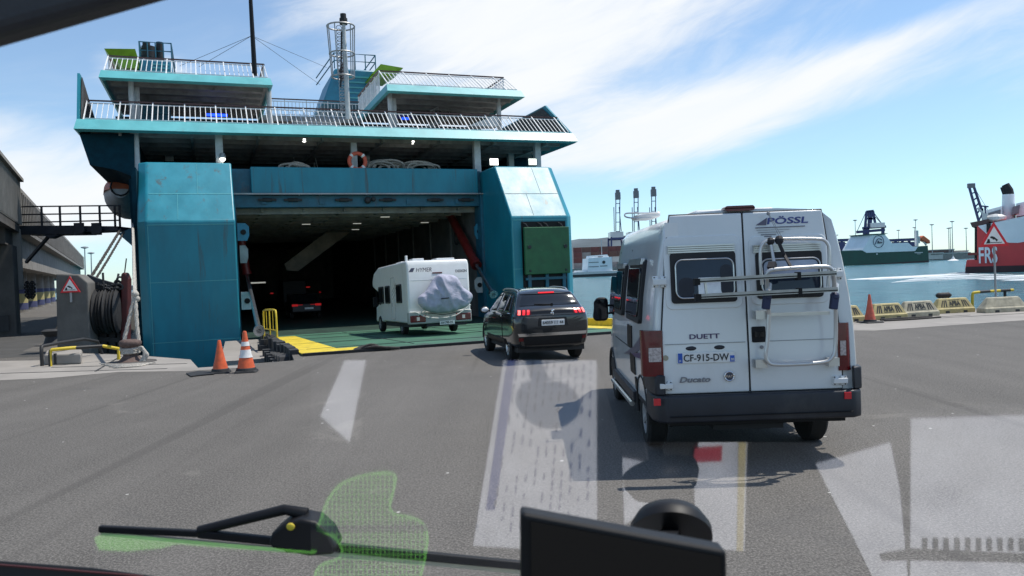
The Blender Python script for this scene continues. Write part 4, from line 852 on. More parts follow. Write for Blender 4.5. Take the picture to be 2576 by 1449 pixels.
# side windows, vents and stripes on the nearside
def side_x(z):
    for (w0, z0), (w1, z1) in zip(HS[1:], HS[2:]):
        if z0 <= z <= z1: return w0+(w1-w0)*(z-z0)/(z1-z0)
    return .9
def spoly(pts, off, th): return [Vector((-side_x(z)-off, y, z)) for y, z in pts], [Vector((-side_x(z)+th, y, z)) for y, z in pts]
for y0, y1, z0, z1 in ((.95, 2.05, 1.36, 2.06), (2.5, 3.35, 1.36, 2.02)):
    b = MB(); b.solid(*spoly(rrect(y0, y1, z0, z1, .06), .045, .02)); wf = b.build('side_window', 'black_rubber', VAN, bevel=.01)
    b = MB(); b.solid(*spoly(rrect(y0+.06, y1-.06, z0+.07, z1-.09, .06), .062, -.04)); b.build('side_pane', 'glass_dark', wf, bevel=.006)
    b = MB(); b.solid(*spoly(rrect(y0+.02, y1-.02, z1-.055, z1+.015, .01), .07, -.03)); b.build('blind_case', 'alu', wf)
b = MB(); b.solid(*spoly(rrect(3.7, 4.35, 1.30, 1.85, .05), .012, .02)); b.build('cab_window', 'glass_dark', VAN)
for y0, y1, z0, z1 in ((1.75, 2.15, 1.02, 1.28), (1.55, 1.95, .72, .95), (.75, .88, .68, .86), (1.45, 1.6, .55, .70)):
    b = MB(); b.solid(*spoly(rrect(y0, y1, z0, z1, .02), .012, .02)); v_ = b.build('side_vent', 'black_plastic', VAN)
b = MB(); b.solid(*spoly([(.25, 1.33), (.55, 1.18), (1.5, .98), (2.1, .92), (2.6, .86), (1.6, 1.05), (.8, 1.28)], .010, .01)); b.build('side_stripe', 'print_grey', VAN)
b = MB(); b.solid(*spoly([(.28, 1.12), (1.2, 1.02), (2.2, .90), (1.2, .96), (.28, 1.02)], .012, .01)); b.build('side_stripe', 'print_purple', VAN)
b = MB(); b.solid(*spoly(rrect(.26, .40, 1.16, 1.21, .01), .010, .01)); b.build('side_marker', 'reflector_red', VAN)
b = MB(); b.solid(*spoly([(.6, 1.0), (3.6, 1.0), (3.6, 1.012), (.6, 1.012)], .006, .01)); b.solid(*spoly([(3.55, .5), (3.57, .5), (3.57, 2.2), (3.55, 2.2)], .004, .01)); b.solid(*spoly([(2.35, .5), (2.37, .5), (2.37, 2.2), (2.35, 2.2)], .004, .01)); b.build('panel_gap', 'iron_dark', VAN)
b = MB()
for sx in (-1, 1): b.box(min(sx*.94, sx*1.02), max(sx*.94, sx*1.02), 1.60, 3.75, .40, .52)
b.build('sill_moulding', 'bumper_grey', VAN, bevel=.01)
b = MB()
for sx in (-1, 1): b.tube([(sx*1.02, 1.7, .36), (sx*1.04, 3.7, .36)], .03, 8)
b.build('side_step', 'alu', VAN)
for sx in (-1, 1):
    for y_ in (1.12, 4.22): b = MB(); b.tube(arc((sx*.975, y_, .36), .41, R(-8), R(188), 18, Y, Z), .022, 6); b.box(min(sx*.62, sx*.97), max(sx*.62, sx*.97), y_-.38, y_+.38, .46, .60); b.build('wheel_arch', 'black_rubber', VAN, smooth=50)
for sx in (-1, 1): wheel(VAN, sx*.86, 1.12, .325, .21, sx, 'galv', 6); wheel(VAN, sx*.86, 4.22, .335, .21, sx, 'galv', 6)
b = MB(); b.box(-.75, .75, .5, 5.0, .34, .47); b.box(-.4, .3, .25, .7, .32, .47); b.tube([(-.7, 1.02, .33), (.7, 1.02, .33)], .05, 8); b.build('underbody', 'black_rubber', VAN)
# door mirrors
a, c = VF.hit(1491, 808, 4.05), VF.hit(1528, 748, 4.05)
b = MB(); P = rrect(a.x, c.x, a.z, c.z, .07, 6); P = [(x+(.03 if (z > (a.z+c.z)/2 and x < a.x+.1) else 0), z) for x, z in P]; b.solid([Vector((x, 4.0, z)) for x, z in P], [Vector((x*.98, 4.20, z)) for x, z in P]); mi = b.build('door_mirror', 'black_plastic', VAN, bevel=.03, seg=3, smooth=50)
b = MB(); P = rrect(a.x+.02, c.x-.02, a.z+.03, c.z-.03, .05, 5); b.solid([Vector((x, 3.993, z)) for x, z in P], [Vector((x, 4.01, z)) for x, z in P]); b.build('mirror_glass', 'glass_dark', mi)
b = MB(); zc = (a.z+c.z)/2; b.tube([(c.x, 4.1, zc-.07), (-.93, 4.1, zc-.05)], .018, 6); b.tube([(c.x, 4.1, zc+.05), (-.93, 4.1, zc+.05)], .018, 6); b.build('mirror_arm', 'black_plastic', mi)
b = MB(); P = rrect(1.06, 1.32, zc-.18, zc+.17, .07, 6); b.solid([Vector((x, 4.0, z)) for x, z in P], [Vector((x, 4.2, z)) for x, z in P]); b.tube([(1.1, 4.1, zc), (.9, 4.1, zc)], .03, 6); b.build('door_mirror', 'black_plastic', VAN, bevel=.03)

# ---------------------------------------------------------------- bike rack on the van's rear door
RK = thing('bike_rack', 'folded tubular aluminium bike rack fixed to the right rear door of the white camper van', 'bike rack', VF.o, VF.rz)
def rk(px, py, ly): return VF.hit(px, py, ly)
b = MB(); b.tube(chaikin([rk(px, py, -.08) for px, py in ((1917, 716), (1911, 640), (1917, 612), (1940, 601), (2055, 600), (2078, 604), (2088, 628), (2083, 721))], 2), .016, 10)
b.tube(chaikin([rk(1938, 605, -.08), rk(1944, 640, -.10), rk(1949, 672, -.16)], 1), .016, 8); b.build('upper_hoop', 'rack_tube', RK, smooth=50)
b = MB(); b.tube(chaikin([rk(px, py, ly) for px, py, ly in ((1934, 790, -.12), (1928, 700, -.20), (1932, 682, -.22), (1948, 677, -.22), (2078, 669, -.22), (2094, 676, -.22), (2099, 700, -.2), (2103, 800, -.12), (2102, 880, -.12), (2094, 900, -.12), (2076, 913, -.12), (1950, 919, -.12), (1931, 912, -.12), (1925, 893, -.12), (1931, 861, -.12), (1934, 790, -.12))], 2), .019, 10); b.build('lower_hoop', 'rack_tube', RK, smooth=50)
for (p0, p1) in (((1751, 709), (2101, 689)), ((1754, 748), (2104, 730))):
    A_, B_ = rk(*p0, -.30), rk(*p1, -.30); b = MB(); d_ = B_-A_
    b.bar(A_, B_, .07, .026); b.bar(A_+Y*-.03+Z*.018, B_+Y*-.03+Z*.018, .016, .022); b.bar(A_+Y*.03+Z*.018, B_+Y*.03+Z*.018, .016, .022)
    b.bar(A_+Y*-.014, B_+Y*-.014, .02, .012) if False else None; ro = b.build('bike_rail', 'rail_alu', RK)
    b = MB(); b.bar(A_-Y*.037+Z*.001, B_-Y*.037+Z*.001, .004, .010); b.build('groove', 'black_plastic', ro)
    b = MB(); b.bar(A_-d_.normalized()*.02, A_+d_.normalized()*.03, .085, .06)
    for f_ in (.72,): b.bar(A_+d_*f_, A_+d_*(f_+.025), .09, .075)
    b.build('rail_clip', 'black_plastic', ro)
b = MB(); A_, B_ = rk(1918, 792, -.06), rk(2086, 787, -.06)
b.bar(A_, B_, .04, .03); A2, B2 = rk(1905, 915, -.06), rk(2110, 910, -.06); b.box(A2.x-.02, A2.x+.09, -.08, .02, A2.z-.04, A2.z+.04); b.box(B2.x-.10, B2.x, -.08, .02, B2.z-.04, B2.z+.04)
b.box(A_.x-.07, A_.x+.04, -.09, .03, A_.z-.04, A_.z+.04); b.build('door_bracket', 'alu', RK)
b = MB(); A_, B_ = rk(1773, 705, -.29), rk(1778, 748, -.29); b.bar(A_, B_, .025, .02); b.build('rail_spacer', 'alu', RK)
b = MB()
for px in (1934, 2102): b.tube(chaikin([rk(px, 715, -.14), rk(px-2, 745, -.22), rk(px-6, 778, -.24)], 1), [.034, .034, .034, .03] if False else .030, 8)
b.build('pivot_arm', 'rack_tube', RK, smooth=50)
b = MB()
for px in (1930, 2100): A_, B_ = rk(px, 745, -.25), rk(px-4, 778, -.25); b.bar(A_, B_, .06, .07); b.ball(A_, .045, 10)
b.build('pivot_cover', 'strap_navy', RK, bevel=.01)
b = MB(); b.bar(rk(1957, 604, -.10), rk(1972, 640, -.12), .05, .03); b.bar(rk(1972, 640, -.12), rk(1991, 674, -.23), .028, .015); b.ball(rk(1938, 607, -.08), .04, 10); b.ball(rk(1960, 604, -.09), .045, 10); b.bar(rk(1944, 662, -.16), rk(1940, 676, -.2), .07, .05); b.build('clamp_strap', 'strap_black', RK)
b = MB(); b.tube([rk(1932, 538, -.0), rk(1962, 598, -.09)], .003, 5); b.tube([rk(1934, 538, -.0), rk(1967, 596, -.09)], .003, 5); b.ball(rk(1933, 537, .02), .02, 8); b.build('safety_wire', 'galv', RK)

# ---------------------------------------------------------------- dark SUV
SF = Frame((.84, 16.75, 0), R(13.0)); SC = .93
SUV = thing('suv', 'dark grey SUV with lit brake lights waiting between the camper van and the ferry ramp', 'car', SF.o, SF.rz, sc=SC)
ST = [(0, .40, .66, .95, .78, 1.06, .70), (.06, .34, .78, 1.02, .86, 1.15, .76), (.16, .31, .85, 1.06, .905, 1.21, .79), (.28, .30, .88, 1.08, .915, 1.25, .78), (.50, .29, .90, 1.09, .92, 1.50, .69), (.68, .29, .90, 1.09, .92, 1.585, .655), (1.3, .29, .905, 1.07, .92, 1.61, .62), (2.2, .29, .905, 1.04, .92, 1.60, .61), (2.85, .29, .905, 1.01, .915, 1.52, .60), (3.5, .29, .90, .98, .90, 1.08, .74), (3.9, .30, .89, .90, .88, .98, .72), (4.3, .34, .82, .75, .80, .84, .62), (4.45, .42, .70, .62, .68, .68, .5)]
secs = []
for y, zb, wb, zl, wl_, zr, wr in ST:
    L = [Vector((0, y, zb)), Vector((wb*.9, y, zb)), Vector((wb, y, zb+.10)), Vector((wl_*1.0, y, zb+(zl-zb)*.55)), Vector((wl_*.985, y, zl-.05)), Vector((wl_*.955, y, zl)), Vector((wr*1.02, y, zr-.05)), Vector((wr*.93, y, zr-.01)), Vector((wr*.5, y, zr+.02)), Vector((0, y, zr+.025))]
    secs.append(L+[Vector((-q.x, q.y, q.z)) for q in L[-2:0:-1]])
b = MB(); b.loft(secs); b_suv = b.build('body', 'car_grey', SUV, sub=2); SUV.scale = (SC, SC, SC*1.05)
bpy.context.view_layer.update()
from mathutils.bvhtree import BVHTree
_dg = bpy.context.evaluated_depsgraph_get(); _bv = BVHTree.FromObject(bpy.data.objects[b_suv.name], _dg)
def skin(x, z, off=.006):                                      # a point on the tail of the car, seen from behind
    h_ = _bv.ray_cast(Vector((x, -3, z)), Y)
    return Vector((x, (h_[0].y if h_[0] else .3)-off, z))
def skin_side(sx, y, z, off=.006):
    h_ = _bv.ray_cast(Vector((sx*3, y, z)), Vector((-sx, 0, 0))); return Vector(((h_[0].x if h_[0] else sx*.85)+sx*off, y, z))
def decal(b, quad, n=8, off=.006, th=.02):                     # curved panel following the tail; quad = four (x, z) corners
    (a0, a1, a2, a3) = [Vector((q[0], 0, q[1])) for q in quad]; g = []
    for i in range(n+1):
        for j in range(n+1):
            u, v = i/n, j/n; q = (a0*(1-u)+a1*u)*(1-v)+(a3*(1-u)+a2*u)*v; g.append(skin(q.x, q.z, off))
    m_ = len(g); e_ = [i*(n+1) for i in range(n+1)]+[n*(n+1)+j for j in range(1, n+1)]+[i*(n+1)+n for i in range(n-1, -1, -1)]+[j for j in range(n-1, 0, -1)]
    fs_ = [(i*(n+1)+j, (i+1)*(n+1)+j, (i+1)*(n+1)+j+1, i*(n+1)+j+1) for i in range(n) for j in range(n)]
    b.add(g+[q+Y*th for q in g], fs_+[(e_[k], e_[k-1], e_[k-1]+m_, e_[k]+m_) for k in range(len(e_))]); return b
rw = decal(MB(), ((-.70, 1.26), (.70, 1.26), (.58, 1.485), (-.58, 1.485)), 18, .016).build('rear_window', 'glass_dark', SUV, smooth=40)
q0 = skin(.05, 1.265, .02); q1 = skin(-.36, 1.285, .02); b = MB(); b.tube([q0, (q0+q1)/2-Y*.01, q1], .014, 6); b.cyl(q0+Y*.02, q0-Y*.02, .03, 10); b.build('rear_wiper', 'black_plastic', rw)
sp = decal(MB(), ((-.62, 1.505), (.62, 1.505), (.60, 1.56), (-.60, 1.56)), 10, .03, .06).build('roof_spoiler', 'car_grey', SUV, smooth=40)
b = MB(); b.box(-.19, .19, skin(0, 1.52).y-.04, skin(0, 1.52).y, 1.512, 1.54); b.build('high_brake_light', 'brake_lamp', sp)
b = MB()
for sx in (-1, 1): b.tube(chaikin([(sx*.60, .78, 1.55), (sx*.61, .98, 1.61), (sx*.60, 2.2, 1.615), (sx*.58, 2.5, 1.56)], 2), .018, 8)
b.build('roof_rail', 'alu', SUV, smooth=50)
decal(MB(), ((-.62, 1.075), (.62, 1.075), (.62, 1.165), (-.62, 1.165)), 12, .005).build('tail_strip', 'black_gloss', SUV, smooth=40)
for sx in (-1, 1):
    tl = decal(MB(), ((sx*.50, 1.065), (sx*.83, 1.065), (sx*.83, 1.175), (sx*.50, 1.175)), 8, .009).build('tail_light', 'lamp_red', SUV, smooth=40)
    for k in range(3): x0 = .545+.10*k; decal(MB(), ((sx*x0, 1.07), (sx*(x0+.058), 1.07), (sx*(x0+.030), 1.172), (sx*(x0-.022), 1.172)), 3, .014).build('light_bar', 'brake_hot' if (k == 2 and sx > 0) or (k == 2 and sx < 0) else 'brake_lamp', tl)
yb = skin(0, .88).y
decal(MB(), ((-.36, .80), (.36, .80), (.33, .99), (-.33, .99)), 6, .003).build('plate_recess', 'car_black', SUV)
b = MB(); b.box(-.27, .27, yb-.035, yb+.02, .82, .945); npl = b.build('number_plate', 'plate_white', SUV, bevel=.004)
b = MB(); b.text('64059', (-.25, yb-.038, .848), X, Z, .235, .07, .004, 0, .01); b.text('I I I', (.02, yb-.038, .848), X, Z, .085, .07, .004); b.text('44', (.15, yb-.038, .848), X, Z, .09, .07, .004, 0, .01); b.build('plate_lettering', 'print_black', npl)
yq = skin(0, 1.12).y; b = MB(); b.ball((0, yq-.012, 1.125), (.022, .012, .048), 10); b.ball((.028, yq-.012, 1.15), (.028, .012, .018), 8); b.ball((-.02, yq-.012, 1.09), (.028, .012, .018), 8); b.ball((.02, yq-.012, 1.075), (.014, .012, .036), 8); b.build('lion_shaped_badge', 'chrome', SUV, smooth=60)
decal(MB(), ((-.80, .60), (.80, .60), (.82, .665), (-.82, .665)), 12, .014).build('bumper_trim', 'chrome', SUV, smooth=40)
decal(MB(), ((-.76, .40), (.76, .40), (.80, .59), (-.80, .59)), 12, .008).build('lower_bumper', 'black_plastic', SUV, smooth=40)
for sx in (-1, 1): decal(MB(), ((sx*.70, .50), (sx*.80, .50), (sx*.80, .57), (sx*.70, .57)), 3, .014).build('bumper_reflector', 'lamp_red', SUV)
for x_ in (-.86, .86): pass
b = MB()
for z_ in (1.03,): decal(b, ((-.74, z_), (.74, z_), (.74, z_+.012), (-.74, z_+.012)), 10, .004)
b.build('panel_gap', 'black_plastic', SUV)
def side_decal(sx, quad, off, mt_, name, n=6):
    a0, a1, a2, a3 = [Vector((0, q[0], q[1])) for q in quad]; b = MB(); g = []
    for i in range(n+1):
        for j in range(n+1): u, v = i/n, j/n; q = (a0*(1-u)+a1*u)*(1-v)+(a3*(1-u)+a2*u)*v; g.append(skin_side(sx, q.y, q.z, off))
    b.add(g, [(i*(n+1)+j, (i+1)*(n+1)+j, (i+1)*(n+1)+j+1, i*(n+1)+j+1) for i in range(n) for j in range(n)]); return b.build(name, mt_, SUV, smooth=40, thick=.01)
for sx in (-1, 1):
    for qd in (((.62, 1.12), (1.26, 1.115), (1.24, 1.49), (.92, 1.47)), ((1.32, 1.115), (2.10, 1.10), (2.06, 1.50), (1.30, 1.495)), ((2.16, 1.10), (2.98, 1.07), (2.60, 1.44), (2.12, 1.50))): side_decal(sx, qd, .006, 'glass_dark', 'side_window')
    side_decal(sx, ((.55, 1.085), (3.0, 1.045), (3.0, 1.06), (.55, 1.10)), .009, 'chrome', 'window_trim', 10)
    side_decal(sx, ((.95, .36), (3.2, .36), (3.2, .50), (.95, .50)), .006, 'black_plastic', 'sill_cladding', 8)
    side_decal(sx, ((1.29, .5), (1.305, .5), (1.305, 1.08), (1.29, 1.08)), .003, 'black_plastic', 'door_gap', 6)
for sx in (-1, 1):
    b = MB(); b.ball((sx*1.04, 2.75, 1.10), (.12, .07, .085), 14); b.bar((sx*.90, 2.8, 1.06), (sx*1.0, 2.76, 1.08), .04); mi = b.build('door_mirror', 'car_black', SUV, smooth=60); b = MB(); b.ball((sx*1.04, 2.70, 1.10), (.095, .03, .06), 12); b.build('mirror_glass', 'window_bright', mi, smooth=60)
    for y in (.90, 3.58): b = MB(); b.tube(arc((sx*.865, y, .36), .39, R(-5), R(185), 18, Y, Z), .03, 6); b.box(min(sx*.6, sx*.85), max(sx*.6, sx*.85), y-.36, y+.36, .30, .62); b.build('wheel_arch', 'black_plastic', SUV, smooth=50)
    wheel(SUV, sx*.775, .90, .345, .225, sx, 'alu', 5); wheel(SUV, sx*.775, 3.58, .345, .225, sx, 'alu', 5)
    b = MB(); b.bar((sx*.895, 1.45, 1.0), (sx*.895, 1.65, 1.0), .03); b.build('door_handle', 'chrome', SUV)
b = MB(); b.box(-.8, .8, .2, 4.2, .24, .4); b.build('underbody', 'black_rubber', SUV)

# ---------------------------------------------------------------- motorhome on the ramp
HR = PHI; hc_ = at(1104, 838, 27.0)
MF0 = Frame((0, 0, 0), HR); q = Vector((-2.47, 26.85, 0)); rel = q-FO; mz = rz_(rel.dot(FN))
MF = Frame((q.x, q.y, mz+.03), HR)
MHM = thing('motorhome', 'white boxy motorhome driving up the green ramp with a covered bicycle on its back', 'motorhome', MF.o, HR)
MHM.rotation_euler = (-.034, 0, HR)
b = MB(); hw_ = 1.10
prof = [(.02, .42), (0, .75), (.0, 2.36), (.10, 2.54), (4.8, 2.54), (5.7, 2.36), (6.05, 2.05), (6.02, 1.80), (5.2, 1.62), (4.3, 1.5), (4.3, .45)]
b.prism([Vector((-hw_, y, z)) for y, z in prof], (2*hw_, 0, 0)); hb = b.build('body', 'camper_white', MHM, bevel=.07, seg=4, smooth=50)
b = MB(); b.prism([Vector((-.93, y, z)) for y, z in ((4.3, .4), (4.3, 1.6), (5.1, 1.66), (5.6, 1.15), (6.3, 1.0), (6.4, .4))], (1.86, 0, 0)); b.build('cab', 'camper_white', MHM, bevel=.06, seg=3, smooth=50)
b = MB(); b.prism([Vector((-.945, y, z)) for y, z in ((4.45, 1.12), (4.45, 1.52), (5.0, 1.58), (5.45, 1.16))], (1.89, 0, 0)); b.build('cab_window', 'glass_dark', MHM)
b = MB(); b.box(-hw_-.005, hw_+.005, -.06, .25, .38, .80); rb = b.build('rear_skirt', 'camper_grey', MHM, bevel=.04, seg=3, smooth=40)
b = MB(); b.tube(chaikin([Vector((x, -.075, z)) for x, z in ((-1.08, .82), (-.85, .80), (-.55, .60), (0, .53), (.55, .60), (.85, .80), (1.08, .95))], 2), .018, 6); b.box(-1.0, 1.0, -.012, .01, 1.84, 1.87); b.build('trim_line', 'camper_white', rb, smooth=50)
for sx in (-1, 1):
    b = MB(); b.box(sx*.80-.27, sx*.80+.27, -.085, -.02, .44, .68); tl = b.build('tail_light', 'lamp_red', MHM, bevel=.03, seg=3)
    b = MB(); b.box(sx*.80-.05, sx*.80+.05, -.092, -.08, .50, .62); b.build('clear_lens', 'lamp_clear', tl)
b = MB(); b.box(-.05, .47, -.10, -.05, .32, .45); npl = b.build('number_plate', 'plate_white', MHM)
b = MB(); b.text('AV-790-DL', (-.02, -.104, .345), X, Z, .44, .08, .004, 0, .01); b.build('plate_lettering', 'print_black', npl)
b = MB(); a, c = MF.hit(1036, 683, 0), MF.hit(1081, 675, 0); b.text('HYMER', (a.x+.16, -.008, a.z-.02), X, Z, c.x-a.x-.08, c.z-a.z+.05, .006, .2, .0); b.prism([(a.x-.10, -.006, a.z-.02), (a.x+.05, -.006, a.z-.02), (a.x+.12, -.006, c.z+.03), (a.x+.0, -.006, c.z+.03)], (0, .004, 0)); b.build('maker_lettering', 'print_grey', MHM)
a, c = MF.hit(1147, 685, 0), MF.hit(1175, 677, 0); b = MB(); b.text('DESIGN', (a.x, -.008, a.z), X, Z, c.x-a.x, c.z-a.z, .006, 0, .03); b.build('side_lettering', 'print_silver', MHM)
a, c = MF.hit(1089, 688, 0), MF.hit(1113, 684, 0); b = MB(); b.box(a.x, c.x, -.03, .0, a.z, c.z); b.build('high_brake_light', 'lamp_red', MHM)
def side_win(y0, y1, z0, z1):
    b = MB(); P = rrect(y0, y1, z0, z1, .06); b.solid([Vector((-hw_-.035, y, z)) for y, z in P], [Vector((-hw_+.01, y, z)) for y, z in P]); wf = b.build('window', 'black_rubber', MHM, bevel=.01)
    b = MB(); P = rrect(y0+.06, y1-.06, z0+.06, z1-.06, .05); b.solid([Vector((-hw_-.045, y, z)) for y, z in P], [Vector((-hw_-.03, y, z)) for y, z in P]); b.build('pane', 'glass_dark', wf)
side_win(.85, 1.65, 1.12, 1.78); side_win(2.75, 3.55, 1.12, 1.78); side_win(3.85, 4.75, 1.12, 1.78)
b = MB(); P = rrect(1.95, 2.55, .55, 2.05, .08); b.tube([Vector((-hw_-.004, y, z)) for y, z in P], .012, 5, True); b.box(-hw_-.03, -hw_, 2.42, 2.5, 1.0, 1.15); b.build('entrance_door', 'camper_grey', MHM)
b = MB()
for z0, dz in ((1.25, .02), (1.40, .03), (1.52, .03)): b.prism([(-hw_-.004, 1.7, z0+.3), (-hw_-.004, 2.4, z0), (-hw_-.004, 2.4, z0+dz), (-hw_-.004, 1.7, z0+.3+dz)], (.01, 0, 0))
b.build('side_swoosh', 'print_silver', MHM)
b = MB(); b.box(-.75, -.35, .5, 1.1, 2.54, 2.63); b.box(.1, .75, .5, 1.2, 2.54, 2.62); b.box(-.7, .0, 2.5, 3.3, 2.54, 2.64); b.cyl((-.95, .6, 2.54), (-.95, .6, 2.74), .05, 8); b.build('roof_vent', 'camper_white', MHM, bevel=.02)
for sx in (-1, 1):
    b = MB(); b.box(sx*1.16-.09, sx*1.16+.09, 5.25, 5.37, 1.0, 1.40); b.tube([(sx*.93, 5.3, 1.1), (sx*1.1, 5.3, 1.15)], .025, 6); b.build('door_mirror', 'black_plastic', MHM, bevel=.03)
    wheel(MHM, sx*.90, 1.55, .32, .2, sx, 'galv', 6); wheel(MHM, sx*.86, 5.55, .32, .2, sx, 'galv', 6)
b = MB(); b.box(-1.0, 1.0, .2, 4.2, .28, .45); b.box(-.5, .9, -.02, .2, .27, .36); b.build('underbody', 'black_rubber', MHM)
b = MB()
for x in (-.15, .55): b.tube(chaikin([(x, -.02, 1.82), (x, -.10, 1.92), (x, -.14, 1.80), (x, -.14, 1.05), (x, -.02, .95)], 2), .022, 6)
b.tube([(-.9, -.02, .55), (-.5, -.2, 1.0), (-.1, -.1, 1.8)], .018, 6); b.tube([(-.75, -.02, .55), (-.4, -.2, 1.0), (0, -.1, 1.8)], .018, 6); b.build('carrier_frame', 'rack_tube', MHM, smooth=50)
# covered bicycle
cv = [(-.78, -.05), (-.80, .20), (-.52, .36), (-.30, .72), (-.12, .95), (.02, 1.0), (.55, .93), (.70, .70), (.78, .46), (1.10, .28), (1.16, .10), (1.05, -.12), (.82, -.30), (.30, -.42), (-.25, -.42), (-.62, -.28)]
o0 = MF.hit(1110, 747, -.3)
cvp = [Vector((x*.99-.02, 0, z*.93)) for x, z in cv]; cvp = chaikin(cvp+[cvp[0]], 3)[:-1]
cen = Vector((.1, 0, .15)); secs = []
random.seed(9)
for f_, yy in ((.96, .18), (1.0, .08), (1.0, -.02), (.97, -.10), (.90, -.17), (.80, -.21), (.70, -.235), (.60, -.25), (.50, -.26), (.40, -.27), (.30, -.28), (.20, -.285), (.10, -.29), (.03, -.29)):
    g = []
    for q in cvp:
        p_ = cen+(q-cen)*f_; dy = yy-.10*(noise.noise(Vector((p_.x*2.4, p_.z*1.0, 3)))+.9*(.35-abs(noise.noise(Vector((p_.x*3.4+p_.z*1.6, p_.z*2.0-p_.x, 7)))))*1.4)*(1 if f_ < .98 else .2); g.append(Vector((p_.x, dy, p_.z)))
    secs.append(g)
CB = thing('covered_bicycle', 'bicycle under a grey-lilac cover strapped to the back of the motorhome', 'bicycle cover', MF.w(o0-Z*.15), HR)
b = MB(); b.loft(secs); b.build('cover', 'fabric_grey', CB, smooth=60, sub=1)
b = MB(); b.bar((-.1, -.33, .10), (.22, -.34, .12), .03, .03); b.build('print_mark', 'strap_black', CB)
b = MB(); b.tube([(-.5, -.05, -.36), (.0, -.2, -.44), (.6, -.1, -.38)], .012, 6); b.build('strap', 'strap_black', CB)

# ---------------------------------------------------------------- vehicles already in the hold
qh = fp(773, 800, 12.5); HF = fw(qh.x, 12.5, ZF)
HC = thing('hatchback', 'dark car with thin red tail lights parked deep inside the ferry hold', 'car', HF, PHI)
b = MB(); pr = [(0, .4), (.05, .95), (.35, 1.05), (.8, 1.5), (2.6, 1.48), (3.3, 1.0), (4.2, .8), (4.3, .4)]; b.prism([Vector((-.88, y, z)) for y, z in pr], (1.76, 0, 0)); b.build('body', 'car_black', HC, bevel=.1, seg=3, smooth=50)
b = MB(); b.solid([(-.70, .33, 1.06), (.70, .33, 1.06), (.6, .74, 1.44), (-.6, .74, 1.44)], [(-.70, .37, 1.04), (.70, .37, 1.04), (.6, .78, 1.42), (-.6, .78, 1.42)]); b.build('rear_window', 'glass_dark', HC)
for sx in (-1, 1):
    b = MB(); b.box(min(sx*.84, sx*.22), max(sx*.84, sx*.22), .02, .06, .855, .885); b.box(min(sx*.84, sx*.50), max(sx*.84, sx*.50), .02, .06, .79, .92); tl = b.build('tail_light', 'far_brake', HC)
    wheel(HC, sx*.78, .8, .31, .2, sx); wheel(HC, sx*.78, 3.4, .31, .2, sx)
b = MB(); b.box(-.12, .38, .0, .05, .60, .71); b.build('number_plate', 'plate_white', HC)
qh = fp(745, 800, 34); HV = thing('panel_van', 'tall dark van with small red lights beyond the parked hatchback in the hold', 'van', fw(qh.x, 34, ZF), PHI)
b = MB(); b.prism([Vector((-1.0, y, z)) for y, z in ((0, .4), (.05, 2.3), (4.2, 2.3), (5.0, 1.2), (5.6, 1.0), (5.6, .4))], (2.0, 0, 0)); b.build('body', 'car_black', HV, bevel=.1, seg=3)
b = MB(); a, c = fp(775, 722, 33.98), fp(684, 738, 33.98); d = fp(805, 735, 33.98); o_ = qh.x
for q, w_ in ((a, .16), (c, .12), (d, .06)): b.box(q.x-o_-w_, q.x-o_+w_, -.03, .02, q.z-ZF-.05, q.z-ZF+.05)
b.build('tail_light', 'far_brake', HV)
for sx in (-1, 1): wheel(HV, sx*.88, 1.0, .33, .2, sx); wheel(HV, sx*.88, 4.5, .33, .2, sx)

# ================================================================ quay furniture
def cone_mesh(loc, h, r, lab, faded=False, bands=(), rz=0.2, base=.23, tilt=0):
    c = thing('traffic_cone', lab, 'traffic cone', loc, rz, 'traffic cones on the quay')
    b = MB(); b.lathe([(r, .04), (r*.97, .07), (r*.62, h*.42), (r*.30, h*.82), (r*.21, h*.97), (r*.15, h), (r*.10, h*.985)], 28); b.build('cone_body', 'cone_faded' if faded else 'cone_orange', c, smooth=50)
    b = MB(); P = rrect(-base, base, -base, base, .06, 4); b.solid([Vector((x, y, 0)) for x, y in P], [Vector((x*.92, y*.92, .045)) for x, y in P]); b.lathe([(r*1.12, .04), (r*1.02, .10)], 24); b.build('rubber_base', 'black_rubber', c, bevel=.01)
    for f0, f1 in bands:
        def rr(f): return r*.97+(r*.21-r*.97)*((f-.07)/(.97-.07))
        b = MB(); b.lathe([(rr(f0)+.004-.01*f0, h*f0), (rr((f0+f1)/2)+.003-.012, h*(f0+f1)/2), (rr(f1)+.003-.012*f1, h*f1)], 28); b.build('reflective_band', 'cone_white', c, smooth=50)
    return c
cone_mesh(gnd(555, 938), .72, .175, 'plain orange traffic cone on a torn rubber mat, left of the white-banded cone', base=.21)
cone_mesh(gnd(620, 936), .90, .20, 'tall orange traffic cone with two white bands by the ferry hull', bands=((.36, .55), (.64, .88)), base=.24)
cone_mesh(gnd(2189, 812), .86, .17, 'faded red-orange cone in front of the yellow barriers', faded=True, base=.30)
b = MB(); random.seed(2); P = [gnd(*q)+Z*.012 for q in ((468, 941), (500, 936), (532, 937), (540, 943), (505, 946), (480, 949))]; b.prism(P, (0, 0, .015)); tag(b.build('rubber_mat', 'black_rubber'), 'flat torn black rubber mat lying on the quay beside the plain orange cone', 'rubber mat')

